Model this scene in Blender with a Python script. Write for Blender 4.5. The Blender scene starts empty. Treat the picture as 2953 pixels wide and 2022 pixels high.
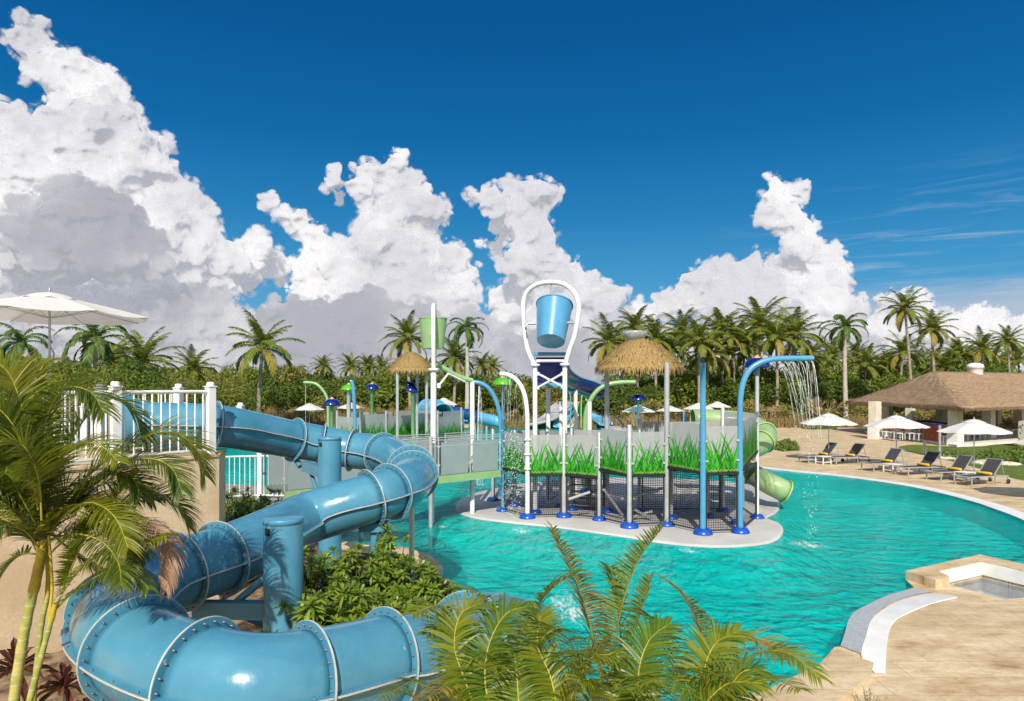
import bpy, bmesh, math, random
import numpy as np
from mathutils import Vector, Matrix, noise as mnoise
from mathutils.geometry import tessellate_polygon
R = math.radians
scene = bpy.context.scene
COL = scene.collection

# ---------------------------------------------------------------- camera
F, CX, HY, H = 1968.7, 1476.5, 1115.0, 4.5      # focal length in photo pixels, principal x, horizon y, eye height over the pool
cam_d = bpy.data.cameras.new('camera'); cam = bpy.data.objects.new('camera', cam_d); COL.objects.link(cam)
cam.location = (0, 0, H); cam.rotation_euler = (R(90), 0, 0)
cam_d.lens = 24.0; cam_d.sensor_width = 36.0; cam_d.shift_y = (HY-1011.0)/2953.0
cam_d.clip_start = 0.1; cam_d.clip_end = 30000
scene.camera = cam
scene.view_settings.view_transform = 'Standard'; scene.view_settings.look = 'None'
scene.view_settings.exposure = 0.18; scene.view_settings.gamma = 1.0

def P(px, py, d):                 # world point seen at photo pixel (px, py) at depth d
    return Vector(((px-CX)/F*d, d, H-(py-HY)/F*d))
def G(px, py, z=0.0):             # world point on the level z seen at (px, py)
    d = (H-z)*F/(py-HY)
    return Vector(((px-CX)/F*d, d, z))
def DIR(px, py):
    return Vector(((px-CX)/F, 1.0, -(py-HY)/F)).normalized()

# ---------------------------------------------------------------- sun
LIGHT = Vector((0.08, 1.0, -0.80)).normalized()          # the way the sunlight travels
sun_d = bpy.data.lights.new('sun', 'SUN'); sun = bpy.data.objects.new('sun', sun_d); COL.objects.link(sun)
sun_d.energy = 4.6; sun_d.angle = R(0.53); sun_d.color = (1.0, 0.93, 0.82)
sun.rotation_euler = LIGHT.to_track_quat('-Z', 'Y').to_euler()

# ---------------------------------------------------------------- world: nishita sky with cumulus
class NT:
    """small helper to chain shader nodes"""
    def __init__(s, tree): s.t = tree; s.n = tree.nodes; s.l = tree.links
    def put(s, sock, v):
        if isinstance(v, bpy.types.NodeSocket): s.l.new(v, sock)
        elif v is not None: sock.default_value = v
    def node(s, typ, **kw):
        n = s.n.new(typ)
        for k, v in kw.items(): setattr(n, k, v)
        return n
    def math(s, op, a, b=None, c=None, clamp=False):
        n = s.node('ShaderNodeMath', operation=op, use_clamp=clamp)
        s.put(n.inputs[0], a); s.put(n.inputs[1], b); s.put(n.inputs[2], c)
        return n.outputs[0]
    def vmath(s, op, a, b=None, scale=None):
        n = s.node('ShaderNodeVectorMath', operation=op)
        s.put(n.inputs[0], a); s.put(n.inputs[1], b)
        if scale is not None: s.put(n.inputs['Scale'], scale)
        return n.outputs['Value'] if op in ('DISTANCE', 'LENGTH', 'DOT_PRODUCT') else n.outputs[0]
    def noise(s, vec, scale, detail=4, rough=0.55, dist=0.0, out=0):
        n = s.node('ShaderNodeTexNoise'); s.put(n.inputs['Vector'], vec)
        n.inputs['Scale'].default_value = scale; n.inputs['Detail'].default_value = detail
        n.inputs['Roughness'].default_value = rough; n.inputs['Distortion'].default_value = dist
        return n.outputs[out]
    def voro(s, vec, scale, detail=0, rough=0.5, feature='F1', out='Distance', smooth=None, rand=1.0):
        n = s.node('ShaderNodeTexVoronoi', feature=feature); s.put(n.inputs['Vector'], vec)
        n.inputs['Scale'].default_value = scale
        if 'Detail' in n.inputs and n.inputs['Detail'].enabled: n.inputs['Detail'].default_value = detail; n.inputs['Roughness'].default_value = rough
        n.inputs['Randomness'].default_value = rand
        if smooth is not None: n.inputs['Smoothness'].default_value = smooth
        return n.outputs[out]
    def map(s, v, a, b, c=0.0, d=1.0, kind='SMOOTHSTEP'):
        n = s.node('ShaderNodeMapRange', interpolation_type=kind)
        s.put(n.inputs[0], v)
        for i, q in enumerate((a, b, c, d)): s.put(n.inputs[i+1], q)
        return n.outputs[0]
    def ramp(s, v, stops, mode='LINEAR'):
        n = s.node('ShaderNodeValToRGB'); n.color_ramp.interpolation = mode
        e = n.color_ramp.elements
        while len(e) < len(stops): e.new(0.5)
        for q, (p, c) in zip(e, stops): q.position = p; q.color = (*c, 1) if len(c) == 3 else c
        s.put(n.inputs[0], v); return n.outputs[0]
    def mix(s, f, a, b, blend='MIX'):
        n = s.node('ShaderNodeMix', data_type='RGBA', blend_type=blend)
        s.put(n.inputs[0], f); s.put(n.inputs[6], (*a, 1) if isinstance(a, tuple) and len(a) == 3 else a)
        s.put(n.inputs[7], (*b, 1) if isinstance(b, tuple) and len(b) == 3 else b)
        return n.outputs[2]

world = bpy.data.worlds.new('World'); scene.world = world; world.use_nodes = True
def build_world():
    T = NT(world.node_tree); T.n.clear()
    tc = T.node('ShaderNodeTexCoord'); v = tc.outputs['Generated']
    sep = T.node('ShaderNodeSeparateXYZ'); T.l.new(v, sep.inputs[0]); z = sep.outputs[2]
    sky = T.node('ShaderNodeTexSky', sky_type='NISHITA'); sky.sun_disc = False
    sky.sun_elevation = math.asin(-LIGHT.z); sky.sun_rotation = math.atan2(-LIGHT.x, -LIGHT.y) % (2*math.pi)
    sky.air_density = 1.0; sky.dust_density = 0.3; sky.ozone_density = 3.0
    grad = T.ramp(z, [(0.0, (.36,.60,.78)), (0.08, (.14,.44,.72)), (0.16, (.050,.32,.62)), (0.24, (.016,.225,.52)), (0.34, (.002,.145,.41)), (0.46, (.000,.098,.32)), (1.0, (.002,.05,.2))])
    nis = T.vmath('SCALE', sky.outputs[0], scale=0.06)
    blue = T.mix(0.05, grad, nis)
    st = T.noise(T.vmath('MULTIPLY', v, (2.0, 2.0, 24.0)), 3.0, 5, 0.62, 0.6)
    right = T.map(sep.outputs[0], 0.22, 0.5, 0, 1)
    streak = T.math('MULTIPLY', T.math('MULTIPLY', T.map(st, .50, .80, 0, .42), right), T.map(z, 0.17, 0.29, 1, 0))
    veil = T.map(T.math('ADD', z, T.math('MULTIPLY', st, -.03)), 0.075, 0.125, 0.8, 0)
    sky1 = T.mix(streak, blue, (.72,.78,.85))
    sky1 = T.mix(T.math('MULTIPLY', veil, right), sky1, (.53,.58,.67))
    col = T.mix(T.map(z, -0.02, 0.0, 0, 1), (.25,.26,.24), sky1)
    col = T.mix(T.map(sep.outputs[1], -.15, .05, 1, 0), col, T.mix(T.map(T.noise(v, 2.5, 4), .4, .6), (.42,.50,.62), (.80,.83,.87)))   # unseen pale sky added behind the viewer to fill the front shadows
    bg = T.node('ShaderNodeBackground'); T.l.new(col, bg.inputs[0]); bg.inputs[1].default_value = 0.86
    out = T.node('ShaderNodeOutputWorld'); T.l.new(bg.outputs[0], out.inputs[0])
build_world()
world.cycles.sampling_method = 'MANUAL'; world.cycles.sample_map_resolution = 512

cy = scene.cycles
cy.use_adaptive_sampling = True; cy.adaptive_threshold = 0.02; cy.adaptive_min_samples = 16
cy.max_bounces = 5; cy.diffuse_bounces = 2; cy.glossy_bounces = 3; cy.transmission_bounces = 4; cy.transparent_max_bounces = 24
cy.caustics_reflective = False; cy.caustics_refractive = False; cy.sample_clamp_indirect = 4.0
cy.use_denoising = True
# ---------------------------------------------------------------- object helpers
def tag(o, label=None, cat=None, group=None, kind=None):
    if label: o['label'] = label
    if cat: o['category'] = cat
    if group: o['group'] = group
    if kind: o['kind'] = kind
    return o
def thing(name, label, cat, loc=(0,0,0), rz=0.0, group=None):
    o = bpy.data.objects.new(name, None); COL.objects.link(o); o.empty_display_size = 0.2
    o.location = loc; o.rotation_euler = (0, 0, rz)
    return tag(o, label, cat, group)
def copy_tree(o, parent=None):
    c = o.copy(); COL.objects.link(c)
    if parent is not None: c.parent = parent
    for ch in list(o.children): copy_tree(ch, c)
    return c
class MB:
    """collects vertices and faces of one mesh; slots choose among its materials"""
    def __init__(s): s.v = []; s.f = []; s.m = []; s.sm = []
    def add(s, vs, fs, slot=0, smooth=False):
        n = len(s.v); s.v.extend([tuple(p) for p in vs])
        for f in fs: s.f.append(tuple(i+n for i in f)); s.m.append(slot); s.sm.append(smooth)
    def box(s, c, size, rz=0, slot=0, rot=None):
        m = rot if rot is not None else Matrix.Rotation(rz, 3, 'Z'); c = Vector(c)
        vs = [c + m @ Vector((x*size[0]/2, y*size[1]/2, z*size[2]/2)) for z in (-1,1) for y in (-1,1) for x in (-1,1)]
        s.add(vs, [(0,2,3,1),(4,5,7,6),(0,1,5,4),(2,6,7,3),(0,4,6,2),(1,3,7,5)], slot)
    def beam(s, a, b, w, h, slot=0, up=(0,0,1)):
        a, b = Vector(a), Vector(b); d = b-a; L = d.length
        if L < 1e-6: return
        d.normalize(); up = Vector(up)
        if abs(d.dot(up)) > .99: up = Vector((0,1,0))
        x = d.cross(up).normalized(); z = x.cross(d)
        rot = Matrix((x, d, z)).transposed()
        s.box((a+b)/2, (w, L, h), slot=slot, rot=rot)
    def tube(s, pts, r, n=8, slot=0, caps=True, closed=False, smooth=True, up=None):
        pts = [Vector(p) for p in pts]; k = len(pts)
        rs = r if isinstance(r, (list, tuple)) else [r]*k
        T = []
        for i in range(k):
            a = pts[i-1] if (i > 0 or closed) else pts[i]; b = pts[(i+1) % k] if (i < k-1 or closed) else pts[i]
            T.append((b-a).normalized())
        t = T[0]; ref = Vector(up) if up else (Vector((0,0,1)) if abs(t.z) < .9 else Vector((1,0,0)))
        nx = (ref - t*ref.dot(t)).normalized(); vs = []
        for i in range(k):
            nx = (nx - T[i]*nx.dot(T[i])).normalized(); ny = T[i].cross(nx)
            for j in range(n):
                a = 2*math.pi*j/n; vs.append(pts[i] + (nx*math.cos(a)+ny*math.sin(a))*rs[i])
        fs = []
        for i in range(k if closed else k-1):
            for j in range(n):
                a = i*n+j; b = i*n+(j+1) % n; i2 = (i+1) % k
                fs.append((a, b, i2*n+(j+1) % n, i2*n+j))
        s.add(vs, fs, slot, smooth)
        if caps and not closed:
            s.add(vs[:n], [tuple(reversed(range(n)))], slot); s.add(vs[-n:], [tuple(range(n))], slot)
    def lathe(s, c, prof, n=16, slot=0, smooth=True, axis=None):
        """prof: (radius, height) list; axis: direction of height"""
        c = Vector(c); rot = Vector(axis).to_track_quat('Z','Y').to_matrix() if axis is not None else Matrix.Identity(3)
        vs = [c + rot @ Vector((r*math.cos(2*math.pi*j/n), r*math.sin(2*math.pi*j/n), z)) for r, z in prof for j in range(n)]
        fs = [(i*n+j, i*n+(j+1) % n, (i+1)*n+(j+1) % n, (i+1)*n+j) for i in range(len(prof)-1) for j in range(n)]
        s.add(vs, fs, slot, smooth)
    def prism(s, poly, z0, z1, slot=0, top=True, bottom=False):
        n = len(poly); vs = [(x, y, z0) for x, y in poly] + [(x, y, z1) for x, y in poly]
        s.add(vs, [(i, (i+1) % n, n+(i+1) % n, n+i) for i in range(n)], slot)
        if top: s.sheet(poly, z1, slot)
        if bottom: s.sheet(poly, z0, slot)
    def sheet(s, poly, z, slot=0, holes=()):
        loops = [[Vector((x, y, 0)) for x, y in poly]] + [[Vector((x, y, 0)) for x, y in h] for h in holes]
        tris = tessellate_polygon(loops); flat = [p for l in loops for p in l]
        out = []
        for t in tris:
            a, b, c = (flat[i] for i in t)
            out.append(t if (b-a).cross(c-a).z > 0 else t[::-1])
        s.add([(p.x, p.y, z) for p in flat], out, slot)
    def build(s, name, mats, parent=None, loc=None):
        me = bpy.data.meshes.new(name); me.from_pydata(s.v, [], s.f)
        mats = mats if isinstance(mats, (list, tuple)) else [mats]
        for m in mats: me.materials.append(m)
        me.polygons.foreach_set('material_index', s.m); me.polygons.foreach_set('use_smooth', s.sm)
        me.update()
        o = bpy.data.objects.new(name, me); COL.objects.link(o)
        if parent is not None: o.parent = parent
        if loc is not None: o.location = loc
        return o
def catmull(pts, n=8, closed=False):
    pts = [Vector(p) for p in pts]; k = len(pts); out = []
    for i in range(k if closed else k-1):
        if closed: a, b, c, d = pts[i-1], pts[i], pts[(i+1) % k], pts[(i+2) % k]
        else: a, b, c, d = pts[max(i-1,0)], pts[i], pts[i+1], pts[min(i+2,k-1)]
        for j in range(n):
            t = j/n; out.append(0.5*((2*b)+(c-a)*t+(2*a-5*b+4*c-d)*t*t+(3*b-a-3*c+d)*t**3))
    if not closed: out.append(pts[-1])
    return out
def arc(c, r, a0, a1, n, ax=(1,0,0), ay=(0,0,1)):
    c = Vector(c); ax = Vector(ax); ay = Vector(ay)
    return [c + ax*r*math.cos(a0+(a1-a0)*i/n) + ay*r*math.sin(a0+(a1-a0)*i/n) for i in range(n+1)]

# ---------------------------------------------------------------- materials
MAT = {}
def mat(name, color, rough=0.5, metal=0.0, spec=0.5, var=0.12, vscale=3.0, bump=0.0, bscale=40.0, coat=0.0, trans=0.0, coord='Object', color2=None, alpha=1.0, translucent=0.0):
    if name in MAT: return MAT[name]
    m = bpy.data.materials.new(name); m.use_nodes = True; N = NT(m.node_tree)
    b = N.n['Principled BSDF']
    tc = N.node('ShaderNodeTexCoord').outputs[coord]
    if var > 0:
        f = N.noise(tc, vscale, 5, 0.6)
        c2 = color2 or tuple(max(0, c*(1-var*1.6)) for c in color); c1 = color if color2 else tuple(min(1, c*(1+var*.6)) for c in color)
        N.l.new(N.mix(N.map(f, .32, .68), c2, c1), b.inputs['Base Color'])
    else: b.inputs['Base Color'].default_value = (*color, 1)
    b.inputs['Roughness'].default_value = rough; b.inputs['Metallic'].default_value = metal
    b.inputs['Specular IOR Level'].default_value = spec
    if coat: b.inputs['Coat Weight'].default_value = coat; b.inputs['Coat Roughness'].default_value = 0.08
    if alpha < 1: b.inputs['Alpha'].default_value = alpha
    if bump > 0:
        bn = N.node('ShaderNodeBump'); bn.inputs['Strength'].default_value = bump; bn.inputs['Distance'].default_value = 0.02
        N.l.new(N.noise(tc, bscale, 4, 0.6), bn.inputs['Height']); N.l.new(bn.outputs[0], b.inputs['Normal'])
    if translucent:
        tr = N.node('ShaderNodeBsdfTranslucent'); tr.inputs[0].default_value = (*[min(1, c*1.6) for c in color], 1)
        mx = N.node('ShaderNodeMixShader'); mx.inputs[0].default_value = translucent
        N.l.new(b.outputs[0], mx.inputs[1]); N.l.new(tr.outputs[0], mx.inputs[2]); N.l.new(mx.outputs[0], N.n['Material Output'].inputs[0])
    MAT[name] = m; return m

def vnoise(p, seed=0):            # smooth value noise, vectorised
    i = np.floor(p).astype(np.int64); f = p-i; f = f*f*(3-2*f); out = np.zeros(len(p))
    for dx in (0,1):
        for dy in (0,1):
            for dz in (0,1):
                h = ((i[:,0]+dx)*374761393 + (i[:,1]+dy)*668265263 + (i[:,2]+dz)*2147483647 + seed*974711) & 0x7fffffff
                h = ((h ^ (h >> 13))*1274126177) & 0x7fffffff; h = (h ^ (h >> 16)) & 0xffff
                w = (f[:,0] if dx else 1-f[:,0])*(f[:,1] if dy else 1-f[:,1])*(f[:,2] if dz else 1-f[:,2])
                out += w*h/65535.0
    return out
def billow(p, octs=4):
    s = 0; a = .5
    for o in range(octs):
        s = s + a*(1-np.abs(2*vnoise(p, o)-1)**1.0*1.6); p = p*2.1+7.3; a *= .5
    return s
_ico = {}
def ico(sub):
    if sub not in _ico:
        bm = bmesh.new(); bmesh.ops.create_icosphere(bm, subdivisions=sub, radius=1.0)
        v = np.array([x.co[:] for x in bm.verts]); f = np.array([[y.index for y in x.verts] for x in bm.faces]); bm.free()
        _ico[sub] = (v, f)
    return _ico[sub]
# ---------------------------------------------------------------- ground, water, paving
def xy(pts, z=0.0): return [tuple(G(x, y, z)[:2]) for x, y in pts]
def tex_mat(name, fn, rough=0.6, spec=0.4):
    m = bpy.data.materials.new(name); m.use_nodes = True; N = NT(m.node_tree); b = N.n['Principled BSDF']
    b.inputs['Roughness'].default_value = rough; b.inputs['Specular IOR Level'].default_value = spec
    tc = N.node('ShaderNodeTexCoord').outputs['Object']; fn(N, b, tc); MAT[name] = m; return m
def _deck(N, b, v):
    w = N.vmath('ADD', v, N.vmath('SCALE', N.vmath('SUBTRACT', N.noise(v, .5, 3, out=1), (.5,.5,.5)), scale=.8))
    a = N.noise(N.vmath('MULTIPLY', w, (.55, 1.5, 1)), 1.5, 7, .68)
    c = N.noise(v, 0.35, 4, .6)
    f = N.noise(v, 7, 6, .75)
    base = N.ramp(a, [(0.30, (.33,.21,.09)), (.44, (.59,.44,.25)), (.55, (.70,.56,.36)), (.70, (.80,.69,.50))])
    base = N.mix(N.map(c, .42, .66, 0, .32), base, (.52,.40,.27))
    base = N.mix(N.map(f, .42, .68, 0, .45), base, (.42,.30,.16)); st_ = N.noise(N.vmath('MULTIPLY', N.vmath('ADD', w, (3,7,0)), (.4, 1.9, 1)), 2.4, 6, .7); base = N.mix(N.map(st_, .57, .74, 0, .42), base, (.40,.26,.13))
    br = N.node('ShaderNodeTexBrick'); N.l.new(v, br.inputs[0]); br.inputs['Scale'].default_value = 1.0
    br.inputs['Brick Width'].default_value = 1.22; br.inputs['Row Height'].default_value = .61; br.inputs['Mortar Size'].default_value = .006
    br.inputs['Color1'].default_value = (1,1,1,1); br.inputs['Color2'].default_value = (.90,.88,.86,1); br.inputs['Mortar'].default_value = (.60,.55,.47,1)
    base = N.mix(1.0, base, br.outputs[0], 'MULTIPLY')
    N.l.new(base, b.inputs['Base Color'])
    bn = N.node('ShaderNodeBump'); bn.inputs['Strength'].default_value = .35; bn.inputs['Distance'].default_value = .02
    N.l.new(f, bn.inputs['Height']); N.l.new(bn.outputs[0], b.inputs['Normal'])
m_deck = tex_mat('travertine', _deck, .7)
def _soil(N, b, v):
    a = N.noise(v, .12, 5, .6); c = N.noise(v, 3.0, 5, .7)
    base = N.mix(N.map(a, .4, .6), (.17,.12,.07), (.10,.11,.04)); base = N.mix(N.map(c, .35, .65, 0, .6), base, (.24,.18,.10))
    N.l.new(base, b.inputs['Base Color'])
m_soil = tex_mat('dry_soil', _soil, .95, .1)
def _grass(N, b, v):
    a = N.noise(v, .8, 5, .6); c = N.noise(v, 12.0, 4, .7)
    base = N.mix(N.map(a, .4, .6), (.10,.16,.025), (.17,.20,.05)); base = N.mix(N.map(c, .35, .65, 0, .5), base, (.05,.09,.015))
    N.l.new(base, b.inputs['Base Color'])
m_lawn = tex_mat('lawn_turf', _grass, .9, .1)
def _concrete(N, b, v):
    a = N.noise(v, .7, 5, .6); c = N.noise(v, 60.0, 2, .7)
    base = N.mix(N.map(a, .35, .65), (.50,.485,.47), (.60,.585,.565)); base = N.mix(N.map(c, .4, .6, 0, .35), base, (.36,.35,.34))
    N.l.new(base, b.inputs['Base Color'])
m_island = tex_mat('pebble_render', _concrete, .8, .3)

def _water(N, b, v):
    big = N.noise(v, .11, 3, .5)
    base = N.ramp(big, [(0.32, (.000,.40,.39)), (.46, (.000,.50,.455)), (.62, (.001,.58,.51))])
    # ripples: crossing wave trains, longer across the view
    w0 = N.vmath('ADD', v, N.vmath('SCALE', N.vmath('SUBTRACT', N.noise(v, .9, 3, out=1), (.5,.5,.5)), scale=1.1))
    r1 = N.voro(N.vmath('MULTIPLY', w0, (.62, 1.15, 1)), 1.7, feature='SMOOTH_F1', smooth=.35)
    r2 = N.noise(N.vmath('MULTIPLY', w0, (1.0, 1.7, 1)), 3.4, 3, .55)
    r3 = N.noise(v, 11.0, 2, .5)
    calm = N.map(N.noise(v, .16, 2, .5), .40, .62, .25, 1.0)
    h = N.math('ADD', N.math('MULTIPLY', r1, 1.1), N.math('ADD', N.math('MULTIPLY', r2, .9), N.math('MULTIPLY', r3, .28)))
    h = N.math('MULTIPLY', h, calm)
    def bump(dist, hh):
        bn = N.node('ShaderNodeBump'); bn.inputs['Strength'].default_value = 1.0; bn.inputs['Distance'].default_value = dist; N.l.new(hh, bn.inputs['Height']); return bn.outputs[0]
    w1 = N.vmath('ADD', v, N.vmath('SCALE', N.vmath('SUBTRACT', N.noise(v, 1.6, 3, out=1), (.5,.5,.5)), scale=.7))
    net = N.voro(N.vmath('MULTIPLY', w1, (.75, 1.2, 1)), 2.6, feature='SMOOTH_F1', smooth=.25)
    hd = N.math('ADD', h, N.math('MULTIPLY', net, N.math('MULTIPLY', calm, .9)))
    df = N.node('ShaderNodeBsdfDiffuse'); N.l.new(base, df.inputs[0]); N.l.new(bump(.31, hd), df.inputs['Normal'])
    gl = N.node('ShaderNodeBsdfGlossy'); gl.inputs['Roughness'].default_value = .05; nb = bump(.075, h); N.l.new(nb, gl.inputs['Normal'])
    fr = N.node('ShaderNodeFresnel'); fr.inputs[0].default_value = 1.33; N.l.new(nb, fr.inputs['Normal'])
    tp_ = N.node('ShaderNodeBsdfTransparent'); tp_.inputs[0].default_value = (.5,1,1,1); m0 = N.node('ShaderNodeMixShader'); m0.inputs[0].default_value = .62; N.l.new(df.outputs[0], m0.inputs[1]); N.l.new(tp_.outputs[0], m0.inputs[2])
    mx = N.node('ShaderNodeMixShader'); N.l.new(N.math('MULTIPLY', fr.outputs[0], .42), mx.inputs[0]); N.l.new(m0.outputs[0], mx.inputs[1]); N.l.new(gl.outputs[0], mx.inputs[2])
    N.l.new(mx.outputs[0], N.n['Material Output'].inputs[0])
m_water = tex_mat('pool_water', _water, .06, .32)

POOL = xy([(1560,1211),(1694,1204),(1800,1218),(1900,1232),(1960,1262),(2030,1310),(2120,1342),(2242,1360),(2418,1378),(2622,1408),(2785,1447),(2870,1475),(2953,1508),(3050,1560),(3190,1640),(3120,1700),
  (2825,1631),(2612,1682),(2636,1704),(2567,1728),(2512,1753),(2470,1774),(2449,1798),(2436,1840),(2424,1878),(2407,1880),(2356,1937),(2284,1968),(2225,1998),(2100,2040),(1900,2120),(1700,2150),(1500,2110),(1400,2030),(1300,1930),
  (1262,1800),(1251,1707),(1275,1640),(1180,1590),(1000,1570),(940,1510),(900,1450),(700,1425),(500,1415),(200,1400),(-200,1350),(-500,1280),(-100,1250),(400,1240),(800,1228),(1200,1220),(1400,1215)])
def smooth_poly(p, n=4, keep=()):
    return [tuple(q[:2]) for q in catmull([(x, y, 0) for x, y in p], n, closed=True)]
ZD = 0.08
FARPOOL = xy([(1850,1201),(2050,1199),(2300,1200),(2520,1201.5),(2700,1204),(2700,1209),(2510,1213),(2250,1212),(2050,1211),(1860,1209)])
BASIN = xy([(2702,1646),(2833,1618),(3120,1684)], .28) + xy([(2895,1728),(2745,1688)], ZD)
POOLP = [tuple(q[:2]) for q in catmull([(*p, 0) for p in POOL[2:15]], 4)] + POOL[15:18] + [tuple(q[:2]) for q in catmull([(*p, 0) for p in POOL[18:25]], 4)] + POOL[25:28] + [tuple(q[:2]) for q in catmull([(*p, 0) for p in POOL[28:]+POOL[:2]], 4)]
KERB_IN = [Vector((*p, 0)) for p in POOLP[6:50]]
def _floor(N, bb, v):
    N.l.new(N.mix(N.map(N.noise(v, .35, 4, .6), .35, .65), (.0,.76,.70), (.02,.84,.77)), bb.inputs['Base Color'])
    w1 = N.vmath('ADD', v, N.vmath('SCALE', N.vmath('SUBTRACT', N.noise(v, 1.3, 3, out=1), (.5,.5,.5)), scale=.8))
    n1 = N.voro(N.vmath('MULTIPLY', w1, (.8, 1.1, 1)), 1.9, feature='SMOOTH_F1', smooth=.2); n2 = N.voro(w1, 4.6, feature='SMOOTH_F1', smooth=.2)
    bn = N.node('ShaderNodeBump'); bn.inputs['Strength'].default_value = 1.0; bn.inputs['Distance'].default_value = .30
    N.l.new(N.math('ADD', n1, N.math('MULTIPLY', n2, .4)), bn.inputs['Height']); N.l.new(bn.outputs[0], bb.inputs['Normal'])
m_floor = tex_mat('pool_floor_finish', _floor, .8, .1)
b = MB(); RX = [(-90,-40),(130,-40),(130,112),(-90,112)]
b.sheet(RX, ZD, 0, holes=[POOLP, FARPOOL, BASIN])
for hole in (POOLP, FARPOOL):
    n = len(hole); b.add([(x, y, ZD) for x, y in hole]+[(x, y, -.75) for x, y in hole], [(i, (i+1) % n, n+(i+1) % n, n+i) for i in range(n)], 1)
tag(b.build('pool_deck', [m_deck, mat('pool_wall_finish', (.0,.62,.58), .7, var=.1, vscale=1)]), 'beige travertine pool deck', kind='structure')
b = MB(); b.sheet([(-4000,-400),(4000,-400),(4000,9000),(-4000,9000)], 0.0, 0, holes=[RX]); tag(b.build('ground', m_soil), 'dry soil under the vegetation', kind='structure')
b = MB(); b.sheet(POOLP, 0.0); b.sheet(FARPOOL, 0.0); tag(b.build('pool_water', m_water), 'rippled turquoise pool water', kind='structure')

b = MB(); b.sheet(POOLP, -.7); b.sheet(FARPOOL, -.7); tag(b.build('pool_floor', m_floor), 'smooth turquoise pool floor', kind='structure')
# white overflow kerb along the far right edge
m_white_tile = mat('white_tile', (.80,.80,.79), .45, var=.06, vscale=2)
def offset_strip(line, w):
    out = []
    for i, p in enumerate(line):
        a = line[max(0, i-1)]; c = line[min(len(line)-1, i+1)]; d = (Vector(c)-Vector(a)); d.z = 0; d.normalize()
        n = Vector((-d.y, d.x, 0)); out.append((Vector(p)-n*0.0, Vector(p)+n*w))
    return out
def strip(mb, pairs, z, slot=0, thick=.05):
    k = len(pairs); vs = [(a.x, a.y, z) for a, c in pairs]+[(c.x, c.y, z) for a, c in pairs]+[(a.x, a.y, z-thick) for a, c in pairs]
    mb.add(vs, [(i, i+1, k+i+1, k+i) for i in range(k-1)] + [(i+1, i, 2*k+i, 2*k+i+1) for i in range(k-1)], slot)
b = MB(); strip(b, [(a, c) for a, c in offset_strip(KERB_IN, .62)], ZD+.012, 0, .10)
tag(b.build('pool_kerb', m_white_tile), 'white kerb along the curved pool edge', kind='structure')
# grey submerged ledge and white ribbed overflow grating in the near corner
z2 = lambda pts: [(2200+x/2.368, 1350+y/2.368) for x, y in pts]
lo = catmull([(*p, 0) for p in xy(z2([(1050,850),(870,893),(740,952),(640,1005),(590,1062),(560,1160),(530,1252)]), 0)], 6)
gi = catmull([(*p, 0) for p in xy(z2([(1165,862),(1010,890),(860,948),(745,1040),(705,1150),(672,1290)]), .04)], 6)
k = min(len(lo), len(gi))
def resample(line, n):
    L = [0]
    for a, c in zip(line, line[1:]): L.append(L[-1]+(c-a).length)
    out = []
    for i in range(n):
        t = L[-1]*i/(n-1); j = 0
        while j < len(L)-2 and L[j+1] < t: j += 1
        out.append(line[j].lerp(line[j+1], (t-L[j])/max(1e-6, L[j+1]-L[j])))
    return out
lo, gi = resample(lo, 30), resample(gi, 30)
m_ledge = mat('grey_pebble_ledge', (.42,.45,.47), .5, var=.15, vscale=25, bump=.2, bscale=60)
b = MB(); strip(b, list(zip(lo, gi)), ZD+.016, 0, .5); tag(b.build('pool_ledge', m_ledge), 'grey rounded pool ledge beside the white grating', kind='structure')
go_ = resample(catmull([(*p, 0) for p in xy(z2([(1320,890),(1150,930),(960,1010),(890,1060),(855,1150),(832,1400)]), .09)], 6), 30)
gi2 = resample(catmull([(*p, 0) for p in xy(z2([(1320,885),(1165,862),(1010,890),(860,948),(745,1040),(705,1150),(672,1290),(760,1400)]), .09)], 6), 30)
b = MB()
strip(b, list(zip(gi2, go_)), ZD+.010, 1, .01)
L = 120; A_, B_ = resample(gi2, L), resample(go_, L)
for i in range(L):
    d = (A_[min(L-1, i+1)]-A_[max(0, i-1)]).normalized()
    b.beam((A_[i].x, A_[i].y, ZD+.022), (B_[i].x, B_[i].y, ZD+.022), .030, .018)
tag(b.build('overflow_grating', [m_white_tile, mat('grate_gap', (.42,.43,.44), .6)]), 'white ribbed plastic overflow grating curving along the pool', 'grating')
# raised stone coping block near the bottom of the frame
b = MB(); b.prism(list(reversed(xy(z2([(490,1245),(755,1330),(725,1420),(560,1560),(300,1700),(0,1700),(0,1560),(60,1530),(200,1460),(370,1385)]), .16))), -.3, .17)
tag(b.build('coping_block', m_deck), 'low raised travertine coping between the pool and the deck in the near corner', 'coping')
# shallow basin behind an L shaped raised coping
m_lining = mat('basin_lining', (.86,.85,.80), .5, var=.1, vscale=2, color2=(.74,.73,.66))
root = thing('shallow_basin', 'small square white basin set in the deck inside an L shaped stone coping', 'basin', tuple(G(2760,1680,ZD)))
def loc(o): o.matrix_parent_inverse = root.matrix_world.inverted() if False else Matrix.Translation(-Vector(root.location)); return o
def outer(px, py, z): return G(px, py, z)
b = MB(); poly = [tuple(outer(x, y, .28)[:2]) for x, y in ((2612,1646),(2698,1673),(2738,1662),(2704,1646),(2833,1619),(3120,1685),(3120,1662),(2825,1599))]
b.prism(poly, -.4, .28); loc(b.build('coping', m_deck, root))
b = MB(); b.prism([(x, y) for x, y in BASIN], -.5, ZD-.01, top=False); b.sheet(BASIN, -.5); loc(b.build('lining', m_lining, root))
b = MB(); e_ = [Vector((x, y, 0)) for x, y in (outer(2704,1646,.28)[:2], outer(2833,1619,.28)[:2], outer(3120,1685,.28)[:2])]
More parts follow.
